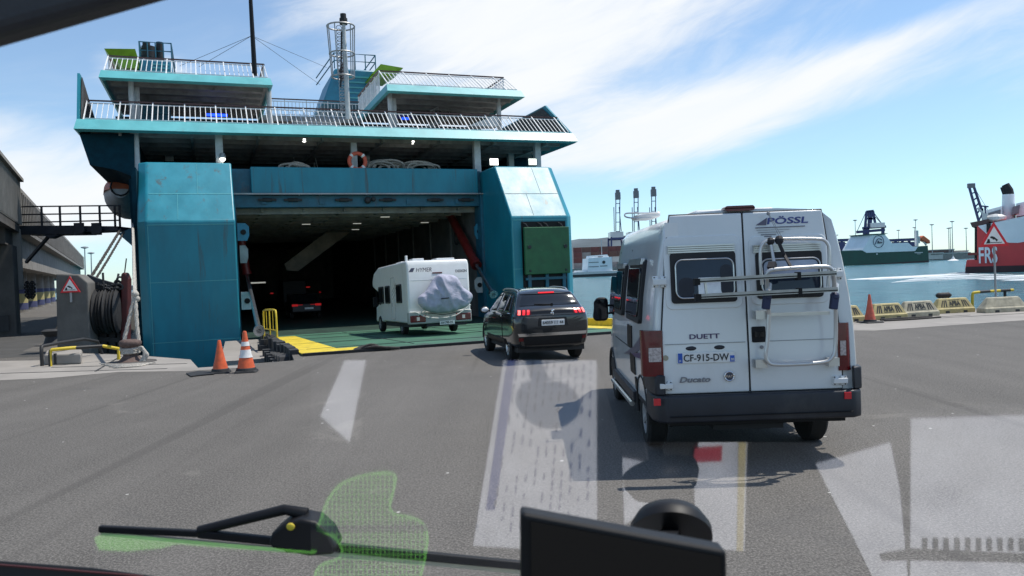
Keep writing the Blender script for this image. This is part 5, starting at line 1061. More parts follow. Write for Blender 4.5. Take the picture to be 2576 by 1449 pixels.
# mooring bollard with its rope
BP = gnd(330, 912); BOL = thing('bollard', 'rusty mushroom bollard with a pale mooring rope looped round it', 'bollard', BP)
b = MB(); b.lathe([(.34, 0), (.34, .04), (.27, .08), (.185, .18), (.165, .30), (.18, .37), (.235, .42), (.265, .46), (.27, .53), (.24, .575), (.16, .60), (0, .605)], 30); b.build('casting', 'bollard_iron', BOL, smooth=50)
b = MB(); b.lathe([(.62, -.01), (.60, .03), (.34, .035)], 24); b.build('base_plate', 'concrete_dark', BOL)
def strand(b, pts, r, it=2): b.tube(chaikin(pts, it), r, 8)
def twist(b, pts, r):                                       # a laid rope: three strands wound round the line
    pts = chaikin(pts, 2); L = [0.0]
    for a, c in zip(pts, pts[1:]): L.append(L[-1]+(c-a).length)
    n = max(8, int(L[-1]/(r*2.2))); P = []
    for k in range(n+1):
        t_ = L[-1]*k/n; i = max(j for j in range(len(L)) if L[j] <= t_+1e-9); i = min(i, len(pts)-2); P.append(pts[i]+(pts[i+1]-pts[i])*((t_-L[i])/(L[i+1]-L[i]+1e-9)))
    for s_ in range(3):
        Q = []
        for k, q in enumerate(P):
            d = (P[min(k+1, n)]-P[max(k-1, 0)]).normalized(); x_ = d.cross(Y if abs(d.y) < .9 else X).normalized(); y_ = d.cross(x_); an = 2*math.pi*(k/6.0+s_/3); Q.append(q+(x_*math.cos(an)+y_*math.sin(an))*r*.52)
        b.tube(Q, r*.62, 5)
b = MB(); kn = BP+Vector((.02, .35, 1.75)); fair = at(334, 563, 33.6)
top1, top2 = BP+Vector((-.20, 0, .40)), BP+Vector((.22, .02, .40))
twist(b, [top1+Vector((.05, -.19, -.06)), top1, BP+Vector((-.12, .12, .9)), kn], .050); twist(b, [top2+Vector((-.1, -.18, -.06)), top2, BP+Vector((.14, .12, .9)), kn], .050)
for k in range(3): b.tube(arc(BP+Z*(.26+.045*k), .20, 0, 2*math.pi, 20, X, Y)[:-1], .036, 7, True)
twist(b, [kn-Z*.1, kn, kn+(fair-kn)*.5+Z*-.1, fair], .050); b.ball(kn, .10, 10); b.ball(kn+Vector((.04, 0, -.12)), .085, 10)
random.seed(4)
for k in range(5): strand(b, [BP+Vector((.24, -.05, .36)), BP+Vector((.36+.04*k, -.10, .42-.05*k)), BP+Vector((.42, -.12, .2-.03*k)), BP+Vector((.30+.03*k, -.14, .03))], .032)
tag(b.build('mooring_rope', 'rope', smooth=60), 'pale twisted mooring rope rising from the rusty bollard to the ferry', 'rope')
b = MB(); 
for k in range(4): strand(b, [gnd(255+10*k, 918+3*k)+Z*.02, gnd(300, 921+2*k)+Z*.03, gnd(350, 917+2*k)+Z*.02, gnd(392-9*k, 914+2*k)+Z*.02], .018)
tag(b.build('frayed_rope', 'rope', smooth=60), 'frayed rope ends lying flat round the rusty bollard', 'rope')
db = gnd(132, 868); b = MB(); b.lathe([(.36, 0), (.26, .10), (.2, .3), (.3, .42), (.34, .5), (.2, .56), (0, .57)], 24, db); tag(b.build('bollard', 'iron_dark', smooth=50), 'dark bollard in the shade left of the concrete pier with the warning sign', 'bollard')
for (sx_, sy_), lab, off in (((303, 578), 'left one of the two dark taut mooring lines crossing the sky', 0), ((312, 584), 'right one of the two dark taut mooring lines crossing the sky', 1)):
    b = MB(); e_ = at(sx_, sy_, 33.0); m_ = at(228 if not off else 244, 700, 29.0); twist(b, [db+Vector((.1+.12*off, 0, .45)), m_-Z*.0, e_], .055 if not off else .045); tag(b.build('mooring_line', 'rope_dark', smooth=60), lab, 'rope')

# black and yellow tubular barriers
b = MB(); p0, p1, p2, p3, p4, p5 = gnd(106, 921), gnd(127, 922), gnd(150, 903), gnd(299, 905), gnd(140, 918), gnd(138, 910)
h_ = .52
b.tube(chaikin([p0, p0+Z*h_*.9, p0+Z*h_+(p5-p0)*.1, p5+Vector((.3, 1.6, h_)), p5+Vector((.35, 1.8, 0))], 1), .045, 8); b.tube(chaikin([p1, p1+Z*.38, p1+Z*.44+X*.08, p3+Z*.40, p3], 1), .045, 8); b.tube([p4, p4+Z*.3], .04, 8)
tag(b.build('tube_barrier', 'black_yellow', smooth=50), 'low black and yellow tube barrier at the quay edge beside the rusty bollard', 'barrier')
b = MB(); q = gnd(2476, 778); r_ = gnd(2590, 772); b.tube(chaikin([q+Y*.7, q+Y*.7+Z*.52, q+Y*.7+Z*.58+X*.08, r_+Y*.9+Z*.58], 2), .05, 8); b.tube([r_+Y*.9+X*-.3, r_+Y*.9+X*-.3+Z*.55], .05, 8)
tag(b.build('tube_barrier', 'black_yellow', smooth=50), 'black and yellow tube barrier behind the grimy end barrier at the sign post', 'barrier')
kb = MB(); P = [gnd(*q) for q in ((112, 919), (205, 916), (208, 904), (118, 906))]; kb.prism(P, (0, 0, .28)); tag(kb.build('kerb_block', 'concrete_pale', bevel=.05, seg=3), 'low worn concrete kerb block under the black and yellow tube barrier', 'kerb')

# plastic water barriers along the quay edge
def barrier(loc, rz, lab, mt, L=.66, letters=True):
    e_ = thing('water_barrier', lab, 'barrier', loc, rz, 'yellow plastic barriers along the quay edge')
    b = MB(); H_ = .50
    def rct(x, y0, y1, z): return [Vector((-x, y0, z)), Vector((x, y0, z)), Vector((x, y1, z)), Vector((-x, y1, z))]
    b.loft([rct(L, 0, .44, 0), rct(L, 0, .44, .15), rct(L*.97, .035, .405, .175), rct(L*.74, .15, .29, H_-.03), rct(L*.70, .17, .27, H_)]); bo = b.build('shell', mt, e_, bevel=.02, seg=2)
    b = MB()
    for sx in (-.36, .36): b.box(sx*L*1.3-.075, sx*L*1.3+.075, -.006, .1, .0, .085)
    b.build('fork_slot', 'iron_dark', bo)
    b = MB(); sl = Vector((0, .115, .295)).normalized(); nn = Vector((0, -.93, .36))
    def onf(x, k): return Vector((x, .035+.115*k, .175+.295*k))+nn*.004
    if letters:
        b.text('APBA', onf(-L*.29, .25), X, sl, L*.58, .17, .006, 0, .02)
    for k in (.14, .86): b.solid([onf(-L*.30, k), onf(L*.30, k), onf(L*.30, k+.05), onf(-L*.30, k+.05)], [onf(-L*.30, k)-nn*.01, onf(L*.30, k)-nn*.01, onf(L*.30, k+.05)-nn*.01, onf(-L*.30, k+.05)-nn*.01])
    if letters:
        for sx in (-1, 1):
            for k in range(3): x0 = sx*L*(.42+.135*k); dx = -sx*L*.075*(.4+.75*k); q = [onf(x0, .12), onf(x0+sx*.042, .12), onf(x0+sx*.042+dx, .86), onf(x0+dx, .86)]; b.solid(q, [v_-nn*.01 for v_ in q])
    b.build('moulded_relief', 'iron_dark' if letters else 'yellow_grey', bo)
    return e_
ed = math.atan2(*(quay_edge[1]-quay_edge[2]).yx)
for (xa, xb, yb), lab, mt, kw in (((2090, 2178, 810), 'yellow plastic barrier half hidden by the camper van, first of the row', 'yellow_dirty', {}), ((2197, 2285, 803), 'dirty yellow plastic barrier just behind the faded cone', 'yellow_dirty', {}),
        ((2273, 2366, 796), 'weathered grey-yellow barrier in the middle of the row, next to the dark fender one', 'yellow_grey', {}), ((2357, 2456, 787), 'yellow plastic barrier carrying the dark rubber fender', 'yellow_dirty', {}),
        ((2477, 2592, 785), 'mossy grimy end barrier without lettering, in front of the warning sign post', 'yellow_grey', {'letters': False})):
    a, c = gnd(xa, yb+3), gnd(xb, yb-2); mid_ = (a+c)/2; barrier(mid_, math.atan2((c-a).y, (c-a).x)*.6+.1, lab, mt, L=(c-a).length/2, **kw)
q = gnd(2385, 788)+Vector((0, .22, .50)); b = MB(); P = []
for k in range(15): f_ = k/14; P.append((Vector((-.27+.54*f_, .05*f_, .095)), .095*(min(1, math.sin(math.pi*(.06+.88*f_))*1.9))*(1+.10*math.sin(k*2.4))))
b.tube([q+p_ for p_, _ in P], [r_ for _, r_ in P], 14); fo = b.build('rubber_fender', 'black_rubber', smooth=60); tag(fo, 'dark weathered rubber fender lying on top of a yellow barrier', 'fender')
b = MB(); strand(b, [gnd(2215, 807)+Z*.03, gnd(2260, 805)+Z*.05, gnd(2310, 801)+Z*.03, gnd(2345, 800)+Z*.03], .035); strand(b, [gnd(2225, 809)+Z*.03, gnd(2290, 806)+Z*.03, gnd(2366, 800)+Z*.03], .03); tag(b.build('old_rope', 'rope_dark', smooth=60), 'length of old dark rope lying before the yellow barriers', 'rope')
b = MB(); random.seed(8)
for k in range(7): strand(b, [gnd(905+random.uniform(-22, 10), 886)+Z*.06, gnd(930+random.uniform(-15, 15), 884)+Z*(.12+.10*random.random()), gnd(950+random.uniform(-15, 20), 883)+Z*.10, gnd(985+random.uniform(-25, 25), 881)+Z*.06], .035)
tag(b.build('tangled_rope', 'rope_dark', smooth=60), 'tangle of dark rope lying on the ramp lip in front of the motorhome', 'rope')

# quayside warning signs
def sign_face(e_, w_, off=(0, 0, 0)):
    hh_ = w_*.88; o = Vector(off)
    def tri(s, y): return [o+Vector((-w_/2*s, y, hh_*(1-s)/3)), o+Vector((w_/2*s, y, hh_*(1-s)/3)), o+Vector((0, y, hh_*(1-s)/3+hh_*s))]
    b = MB(); b.solid(tri(1, 0), tri(1, .02)); pl_ = b.build('sign_plate', 'sign_red', e_, bevel=.02, seg=3)
    b = MB(); b.solid(tri(.70, -.004), tri(.70, .01)); b.build('sign_field', 'sign_face', pl_)
    b = MB(); k = w_
    def pg(pts): b.solid([o+Vector((x*k, -.008, z*k+hh_*.0)) for x, z in pts], [o+Vector((x*k, .0, z*k)) for x, z in pts])
    pg([(-.28, .115), (-.14, .115), (-.135, .15), (-.155, .27), (-.215, .27), (-.235, .19)])
    pg([(-.13, .345), (-.08, .365), (.0, .34), (.06, .285), (.13, .225), (.09, .195), (.03, .235), (-.05, .275), (-.13, .30)])
    b.cyl(o+Vector((-.03*k, -.008, .265*k)), o+Vector((-.03*k, 0, .265*k)), .026*k, 10); b.cyl(o+Vector((.08*k, -.008, .205*k)), o+Vector((.08*k, 0, .205*k)), .026*k, 10)
    wv_ = [(-.13+.042*i, .135+(.012 if i % 2 else -.006)) for i in range(10)]
    b.tube(chaikin([o+Vector((x*k, -.006, z*k)) for x, z in wv_], 2), .012*k, 5); b.build('pictogram', 'print_black', e_)
q = at(2508, 786, gnd(2507, 779).y+.6); q.z = 0; bot = at(2501.5, 620, q.y); SGN = thing('warning_sign', 'red-bordered triangular quay edge warning sign on a grey post by the barriers', 'road sign', q, R(-6))
b = MB(); b.cyl((0, .05, 0), (bot.x-q.x+.015, .05, bot.z+.35), .035, 12); b.build('post', 'galv', SGN, smooth=50)
a, c = at(2465.5, 620, q.y), at(2537, 618.6, q.y); sign_face(SGN, c.x-a.x, (bot.x-q.x, 0, bot.z))

# left: concrete pier with sign
PB = gnd(150, 887); PF = Frame(PB, R(10)); PIER = thing('concrete_pier', 'shaded concrete pier block carrying a triangular warning sign', 'pier', PF.o, PF.rz)
a, c = PF.hit(141, 886, 0), PF.hit(219, 690, 0)
b = MB(); b.prism([(a.x, 0, -1), (c.x, 0, -1), (c.x, 0, c.z-.25), (c.x-.25, 0, c.z), (a.x+.1, 0, c.z+.05)], (0, .7, 0)); b.build('block', 'shaded_concrete', PIER, bevel=.04)
a, c = PF.hit(151, 737, -.08), PF.hit(203, 736, -.08); SG2 = thing('warning_sign', 'red-bordered triangular warning sign mounted on the shaded concrete pier', 'road sign', PF.w(((a.x+c.x)/2, -.08, a.z)), PF.rz); sign_face(SG2, c.x-a.x)
b = MB(); b.box(-.03, .03, .02, .08, -.3, .5); b.build('bracket', 'galv', SG2)

# linkspan machinery between pier and ship
LF = Frame(gnd(228, 884)+Y*1.5, R(14)); LNK = thing('linkspan', 'dark steel linkspan framework with chains between the concrete pier and the ferry', 'linkspan', LF.o, LF.rz)
def lp(px, py, d=0.0): return LF.hit(px, py, d)
b = MB(); b.prism([lp(*q) for q in ((219, 895), (219, 690), (250, 702), (300, 716), (318, 735), (326, 895))], (0, .25, 0)); b.build('back_plate', 'ship_dark', LNK)
b = MB()
for px in (222, 240, 262, 284, 304): b.bar(lp(px, 892, -.25), lp(px, 706+(px-222)*.25, -.25), .14, .18)
for y0 in (720, 782, 818, 850): b.bar(lp(219, y0, -.3), lp(310, y0+6 if y0 != 782 else y0-18, -.3), .14, .14)
for px, d in ((222, 1), (240, 1), (262, 1), (284, 1)): b.bar(lp(px, 770, -.28), lp(px+20, 725, -.28), .05)
for k in range(9): b.bar(lp(226+9*k, 742, -.32), lp(232+9*k, 712, -.32), .03); b.bar(lp(232+9*k, 742, -.32), lp(226+9*k, 712, -.32), .03)
b.build('frame', 'iron_dark', LNK)
b = MB(); b.prism([lp(225, 827, -.4), lp(305, 800, -.4), lp(305, 824, -.4), lp(225, 850, -.4)], (0, .2, 0)); b.build('cross_beam', 'iron_navy', LNK)
b = MB(); b.prism([lp(*q, -.6) for q in ((303, 868), (304, 690), (309, 685), (316, 686), (323, 702), (321, 868))], (0, .5, 0)); b.build('fender_post', 'dark_red', LNK, bevel=.05)
def chain(b, a, c, sag, r, n):
    for k in range(n):
        f0, f1 = k/n, (k+1.25)/n; q = [a+(c-a)*f-Z*sag*4*f*(1-f) for f in (f0, f1)]; d = (q[1]-q[0]); L_ = d.length; d.normalize(); s_ = d.cross(Y if k % 2 else Vector((.3, .2, .9))).normalized()
        b.tube([q[0]+d*(L_/2)+d*(L_*.5*math.cos(t_))+s_*(r*1.9*math.sin(t_)) for t_ in [2*math.pi*j/10 for j in range(10)]], r*.62, 5, True)
b = MB(); chain(b, lp(252, 715, -.5), lp(304, 700, -.5), .25, .055, 9); chain(b, lp(270, 724, -.6), lp(303, 718, -.6), .15, .055, 6); b.build('chain', 'iron_dark', LNK)
b = MB(); a = lp(326, 690, -.1); b.cyl(lp(313, 690, -.3), lp(318, 650, -.3), .02, 6); b.build('hang_rod', 'iron_dark', LNK)

f0, f1 = lp(224, 786, -.55), lp(303, 790, -.55); L_ = (f1-f0).length; DF = thing('dock_fender', 'large dark ribbed cylindrical dock fender between the concrete pier and the bollard rope', 'fender', LF.w(f0), LF.rz)
b = MB(); pr_ = [(.30, -.04), (.60, 0)]
for k in range(9): z_ = L_*(k+.12)/9; pr_ += [(.64, z_), (.675+.03*(k % 3), z_+L_*.02), (.675+.03*(k % 2), z_+L_*.05), (.63, z_+L_*(.07+.01*(k % 3)))]
pr_ += [(.60, L_), (.30, L_+.04)]
b.lathe(pr_, 30); b.M = None; fo = b.build('rubber_body', 'black_rubber', DF, smooth=35); fo.rotation_euler = (0, R(90), 0)
b = MB(); b.cyl((L_*.5, 0, .6), (L_*.5, 0, 1.25), .035, 6); b.cyl((L_*.85, 0, .6), (L_*.95, .2, 1.2), .035, 6); b.build('hanging_chain', 'iron_dark', DF)

# elevated gangway and its tower
GY = 36.0; GO = Frame((at(45, 575, GY).x, GY, 0), R(2)); GAN = thing('gangway', 'dark steel boarding gangway with railings spanning to the ferry side', 'gangway', GO.o, GO.rz)
def gp(px, py, d=0.0): return GO.hit(px, py, d)
b = MB(); z0, z1 = gp(120, 588).z, gp(120, 567).z
b.solid([gp(46, 590), gp(46, 568), gp(46, 568)+Y*1.6, gp(46, 590)+Y*1.6], [gp(200, 588), gp(200, 567), gp(200, 567)+Y*1.6, gp(200, 588)+Y*1.6]); b.solid([gp(200, 583, .1), gp(200, 568, .1), gp(200, 568)+Y*1.5, gp(200, 583)+Y*1.5], [gp(296, 579, .1), gp(296, 569, .1), gp(296, 569)+Y*1.5, gp(296, 579)+Y*1.5]); b.build('beam', 'iron_navy', GAN)
b = MB()
for d in (0.05, 1.5):
    for (y0, y1) in ((520, 517), (540, 536), (560, 554)): b.tube([gp(46, y0, d), gp(303, y1, d)], .035, 6)
    for px in (46, 106, 152, 203, 252, 290, 302): b.tube([gp(px, 570, d), gp(px-2, 518, d)], .05, 6)
b.build('railing', 'iron_dark', GAN)
b = MB()
for px in (204, 248): q = gp(px, 577, -.1); b.cyl(q+Y*-.1, q+Y*.1, .2, 10); b.box(q.x-.3, q.x+.1, -.15, 0, q.z-.25, q.z+.3)
b.bar(gp(125, 592, .3), gp(66, 660, 1.5), .12); b.prism([gp(106, 590), gp(148, 590), gp(125, 600)], (0, .5, 0)); b.build('bracket', 'iron_navy', GAN)
q = at(47, 500, 36); TW = thing('boarding_tower', 'slatted grey boarding cabin raised on dark concrete legs at the left edge', 'building', (q.x, 36, 0), R(27))
zt, zb = at(47, 457, 36).z, at(47, 566, 36).z
b = MB(); b.box(-5, 0, -20, 0, zb, zt); b.build('cabin', 'cladding', TW)
b = MB()
for k in range(48): b.box(0, .09, -.10-.42*k, -.02-.42*k, zb, zt)
b.build('cladding_rib', 'cladding', TW)
b = MB(); b.box(-5.1, .22, -20, .15, zt, zt+.14); b.build('roof', 'concrete', TW)
b = MB(); b.box(-5, -.02, -20, .05, zb-.35, zb); b.box(-5, -.3, -3.2, -.2, zb-1.0, zb-.35); b.build('floor_beam', 'concrete_dark', TW)
b = MB(); b.box(-2.2, -.15, -2.2, -.3, 0, zb-1.0); b.build('leg', 'concrete_dark', TW)
b = MB(); b.box(-.3, .02, -.25, .05, zb-2.9, zb-.2); b.bar((-.1, -.2, zb-1.2), (-3.2, -.2, zb-2.8), .22); b.box(-4.5, .0, -.35, -.15, zb-2.95, zb-2.7); b.build('brace', 'cladding', TW)
b = MB(); b.box(-1.2, -.9, -2.26, -2.2, 1.4, 1.9); b.box(-1.9, -1.75, -2.28, -2.2, .3, 2.2); b.box(-.8, -.4, -2.3, -2.2, .2, .9); b.build('switch_box', 'iron_dark', TW)
b = MB(); chain(b, Vector((.25, -1.2, zb-2.6)), Vector((.27, -1.2, 1.6)), 0, .06, 9); chain(b, Vector((.45, -1.2, zb-2.6)), Vector((.42, -1.2, 1.6)), 0, .06, 9); b.build('chain', 'iron_dark', TW)

# viaduct
VD = thing('viaduct', 'long concrete access viaduct running away at the left on banded pillars', 'viaduct', (gnd(100, 791).x, gnd(100, 791).y, 0), R(27))
b = MB(); b.box(-6, .2, -26, 120, 5.65, 5.9); b.box(-5.6, -.5, -26, 120, 3.5, 5.65); b.build('girder', 'concrete', VD)
b = MB(); b.box(.0, .16, -26, 120, 5.9, 8.0); b.box(-.05, .26, -26, 120, 8.0, 8.25)
for k in range(120): b.box(.16, .30, -26+k*1.2, -25.72+k*1.2, 5.9, 8.0)
b.build('parapet', 'concrete_pale', VD)
for k in range(6):
    b = MB(); b.cyl((-2.2, k*9.5-0.4, 0), (-2.2, k*9.5-0.4, 3.5), .75, 18); b.build('pillar', 'concrete', VD, smooth=50)
    b = MB(); b.lathe([(.765, .25), (.765, 2.0)], 18, (-2.2, k*9.5-.4, 0)); b.build('pillar_band', 'pillar_bands', VD, smooth=50)

# ================================================================ across the water
fq = MB()
def far_slab(x0, x1, y0, y1, zt): fq.box(x0, x1, y0, y1, -5, zt)
far_slab(at(1300, 690, 600).x, at(1720, 690, 600).x, 600, 1200, 1.5); far_slab(at(1950, 690, 620).x, 900, 620, 1300, 1.6); far_slab(-900, at(345, 700, 700).x+60, 700, 900, 1.2)
kind(fq.build('far_quay', 'concrete_pale'), 'structure')
hm = MB(); random.seed(12); pts = []
for k, (px, py) in enumerate(((1380, 612), (1440, 604), (1456, 601), (1480, 600.5), (1502, 600), (1536, 596), (1600, 590), (1680, 584), (1760, 588), (1850, 600), (1960, 618), (2060, 640))): pts.append(at(px, py, 4200))
front = [Vector((q.x*.93, 3500, -6)) for q in pts]; back = [Vector((q.x*1.1, 5200, -6)) for q in pts]; hm.loft([front, [(a+b_)/2+Z*((b_.z+6)*.22) for a, b_ in zip(front, pts)], pts, back], closed=False, caps=False)
kind(hm.build('hill', 'hill', smooth=60), 'structure')

def lattice_boom(b, a, c, w_, n):                          # two chords with rungs
    for d in (-w_/2, w_/2): b.bar(a+X*d, c+X*d, w_*.20)
    for k in range(n+1): q = a+(c-a)*(k/n); b.bar(q-X*w_/2, q+X*w_/2, w_*.16)
def sts_crane(px, top, base_y, Yd, lab, wid=12.5, leg=True):
    ft = at(px+4, base_y, Yd); c = thing('ship_to_shore_crane', lab, 'crane', (ft.x, Yd, 1.5), 0, 'raised container cranes at the terminal'); t_ = at(px, top, Yd)-c.location; w_ = wid/F_PX*Yd*.8; hb_ = at(px+3, 582, Yd).z-1.5
    b = MB(); lattice_boom(b, Vector((0, 0, hb_)), Vector((t_.x, 0, t_.z-3)), w_, 4); bo = b.build('boom', 'crane_blue', c); b = MB(); b.box(t_.x-w_*.62, t_.x+w_*.62, -2, 4, t_.z-9, t_.z-1); b.box(t_.x-w_*.45, t_.x+w_*.45, -1, 3, t_.z-1, t_.z+2); b.build('boom_head', 'crane_grey', bo)
    b = MB()
    for sx in (-1, 1):
        for dy in (0, 28): b.bar((sx*9, dy, 0), (sx*7.5, dy, hb_-6), 1.7)
    for dy in (0, 28): b.bar((-9, dy, 14), (9, dy, 14), 1.6); b.bar((-8, dy, hb_-8), (8, dy, hb_-8), 2.2)
    for sx in (-1, 1): b.bar((sx*9, 0, 14), (sx*9, 28, 14), 1.6); b.bar((sx*9, 0, 14), (sx*8, 28, hb_-8), 1.0); b.bar((sx*4, 0, hb_), (sx*3, 4, hb_+28), .8)
    b.build('portal', 'crane_blue', c); b = MB(); b.box(-7.5, 7.5, 8, 30, hb_-7, hb_); b.build('machinery_house', 'camper_white', c); return c
sts_crane(1554, 482, 690, 900, 'left one of the three raised container cranes between the ferry and the camper van'); sts_crane(1600, 478, 688, 905, 'middle one of the three raised container cranes above the camper van roof'); sts_crane(1644, 474, 686, 910, 'right one of the three raised container cranes above the camper van roof')
# containers in stacks
random.seed(21); kinds_ = ['container_red', 'container_brown', 'container_navy', 'container_grey']
cm = {}
for kx in kinds_:
    b = MB(); b.box(-3.05, 3.05, 0, 2.44, 0, 2.6); 
    for k in range(14): b.box(-3.0+k*.44, -2.82+k*.44, -.06, 0, .1, 2.5)
    o_ = b.build('shipping_container', kx); cm[kx] = o_.data; bpy.data.objects.remove(o_)
def container(loc, kx, lab):
    o_ = bpy.data.objects.new('shipping_container', cm[kx]); COL.objects.link(o_); o_.location = loc; o_.scale = (1.12, 1, 1.6); tag(o_, lab, 'container', 'containers stacked at the terminal')
base0 = at(1449, 690, 640)
for r_ in range(4):
    for k in range(9):
        kx = random.choice(['container_red', 'container_brown', 'container_red']) if r_ == 3 else random.choice(kinds_ if r_ else ['container_grey', 'container_navy'])
        nm = {'container_red': 'red', 'container_brown': 'brown', 'container_navy': 'navy', 'container_grey': 'grey'}[kx]
        if r_ < 2 and random.random() < .2: continue
        container((base0.x+2+k*7.1, 640+(r_ % 2), 1.5+r_*4.25), kx, '%s container, %s layer of the terminal stack, %s column from the teal ferry' % (nm, ['bottom', 'second', 'third', 'top'][r_], ['first', 'second', 'third', 'fourth', 'fifth', 'sixth', 'seventh', 'eighth', 'ninth'][k]))
# white ship
WF = Frame(gnd(1500, 696, -2.6), R(6)); WS = thing('white_ferry', 'small white ferry moored across the water between the teal ferry and the camper van', 'ship', WF.o, WF.rz)
def wp(px, py, d=0.0): return WF.hit(px, py, d)
def block(fr, pts, depth, d0=0.0): 
    b = MB(); b.prism([fr.hit(px, py, d0) for px, py in pts], (0, depth, 0)); return b
block(WF, ((1430, 690), (1570, 684), (1570, 697), (1430, 703)), 16).build('hull', 'ship_dark', WS); block(WF, ((1430, 686), (1570, 680), (1570, 686), (1430, 692)), 16, -.3).build('deck', 'ship_white', WS)
block(WF, ((1478, 688), (1541, 684), (1539, 646), (1480, 650)), 14, .5).build('superstructure', 'hull_white', WS); block(WF, ((1484, 650), (1532, 647), (1528, 640), (1486, 643)), 10, 1.5).build('bridge_deck', 'hull_white', WS); block(WF, ((1452, 689), (1476, 688), (1476, 680), (1453, 681)), 10, .5).build('stern_house', 'hull_white', WS)
b = MB()
for (x0, x1, yy) in ((1481, 1506, 660), (1481, 1506, 671), (1510, 1528, 669), (1504, 1516, 646)): a, c = wp(x0, yy+1, .4), wp(x1, yy-1.2, .4); b.box(a.x, c.x, .3, .6, a.z, c.z)
q = wp(1519, 659.5, .4); b.cyl((q.x, .3, q.z), (q.x, .6, q.z), .75, 14); b.build('window_band', 'ship_dark', WS)
b = MB(); q = wp(1514, 640, 3); b.bar(q, q+Z*7, .25); b.build('mast', 'ship_white', WS)
# green cargo ship
GF = Frame(gnd(2222, 664.5, -2.6), R(14)); GS = thing('cargo_ferry', 'green-hulled freight ferry with a white slanted deckhouse and a round emblem, moored opposite', 'ship', GF.o, GF.rz)
def gpn(px, py, d=0.0): return GF.hit(px, py, d)
block(GF, ((2010, 640), (2095, 632), (2164, 630), (2174, 630.6), (2180.5, 636), (2302, 631), (2308, 621), (2334, 618), (2337, 662), (2336, 675), (2010, 700)), 22).build('hull', 'hull_green', GS)
block(GF, ((2010, 676), (2337, 655), (2337, 675), (2010, 700)), 1, -.15).build('boot_stripe', 'hull_boot', GS)
sh = block(GF, ((2171, 631), (2171, 627), (2192, 591), (2226, 589.7), (2244, 612), (2285, 610.5), (2296, 621), (2309, 621), (2302, 631.5), (2180.5, 636)), 18, -.2).build('deckhouse', 'hull_white', GS)
block(GF, ((2192, 591), (2188, 588.5), (2235, 586.5), (2226, 589.7)), 18, -1).build('house_roof', 'hull_green', sh)
q = gpn(2210.4, 607.7, -.5); rr_ = 15.0/F_PX*GF.o.y*1.0; b = MB(); b.tube(arc(q, rr_, 0, 2*math.pi, 40, X, Z)[:-1], rr_*.045, 6, True)
b.tube(chaikin([q+Vector((-.65, 0, -.45))*rr_, q+Vector((-.45, 0, .1))*rr_, q+Vector((-.1, 0, .5))*rr_, q+Vector((.3, 0, .5))*rr_, q+Vector((.65, 0, .2))*rr_], 2), [rr_*.05]*1 if False else rr_*.06, 6); b.tube(chaikin([q+Vector((-.2, 0, -.35))*rr_, q+Vector((-.15, 0, .1))*rr_, q+Vector((.1, 0, .12))*rr_], 2), rr_*.05, 6)
b.text('iaas', q+Vector((-.2*rr_, -.1, -.32*rr_)), X, Z, rr_*.9, rr_*.38, .2, .35, .03); b.build('emblem', 'badge_blue', sh)
b = MB(); a, c = gpn(2301, 637, -.1), gpn(2321, 634, -.1); b.box(a.x, c.x, -.2, 0, a.z, c.z); a, c = gpn(2307, 639.5, -.1), gpn(2316, 638, -.1); b.box(a.x, c.x, -.2, 0, a.z, c.z); q = gpn(2206, 639, -.1); b.cyl((q.x, -.2, q.z), (q.x, 0, q.z), .5, 10); b.build('hull_marking', 'ship_white', GS)
b = MB(); b.bar(gpn(2306, 619, 3), gpn(2305.5, 580, 3), 1.4); b.bar(gpn(2309, 596, 3), gpn(2336, 610, 3), 1.0); b.bar(gpn(2312, 612, 3), gpn(2312, 596, 3), .8); b.bar(gpn(2330, 617, 3), gpn(2318, 600, 3), .7); b.build('davit', 'ship_white', GS)
b = MB(); b.prism([gpn(*k_, 2) for k_ in ((2316, 597), (2324, 592), (2340, 604), (2341, 612), (2336, 613), (2318, 603))], (0, 3, 0)); b.build('lifeboat', 'orange_boat', GS, bevel=.4)
# red and white ferry
RF = Frame(gnd(2430, 687, -2.6), R(-33)); RS = thing('red_ferry', 'red and white ferry with big white lettering leaving at the right', 'ship', RF.o, RF.rz)
def rp_(px, py, d=0.0): return RF.hit(px, py, d)
block(RF, ((2458, 569), (2575, 545), (2700, 518), (2700, 700), (2428, 692), (2428, 676), (2432, 654), (2458, 654)), 20).build('hull', 'hull_red', RS)
block(RF, ((2430, 671), (2700, 664), (2700, 700), (2427, 694)), .6, -.2).build('boot_stripe', 'hull_boot', RS)
block(RF, ((2460, 568.5), (2481, 588), (2510, 602), (2538, 610.5), (2560, 611), (2578, 608), (2700, 590), (2700, 517), (2575, 544)), .6, -.15).build('white_topside', 'hull_white', RS)
a, c = rp_(2463, 663), rp_(2509, 621); b = MB(); ax2, ay2 = rp_(2509, 661)-rp_(2463, 663.5), Z; b.text('FRS', a+Vector((0, -.3, 0)), X, Z, c.x-a.x, rp_(2463, 622).z-a.z, .1, 0, .02); b.build('hull_lettering', 'hull_white', RS)
block(RF, ((2440, 560), (2487, 551), (2487, 563), (2445, 571)), 14, .2).build('stern_platform', 'rail_wood', RS)
block(RF, ((2480, 529), (2521, 518), (2521, 556), (2484, 562)), 12, 3).build('funnel_house', 'hull_white', RS); block(RF, ((2486, 536), (2517, 527), (2517, 548), (2486, 553)), .5, 2.8).build('louvre_panel', 'crane_grey', RS)
b = MB(); a, c = rp_(2537, 560, 6), rp_(2537, 489, 6); b.tube([a, c], [1.45, 1.25], 18); fn_ = b.build('funnel', 'hull_white', RS, smooth=50)
b = MB(); a, c = rp_(2539, 490, 6), rp_(2529, 464, 6); b.tube([a, a+(c-a)*.4+X*.2, c], [1.0, .95, .8], 14); b.tube([a+X*-.6, c+X*-.5-Z*.5], [.7, .6], 10); b.build('exhaust', 'exhaust', fn_, smooth=50)
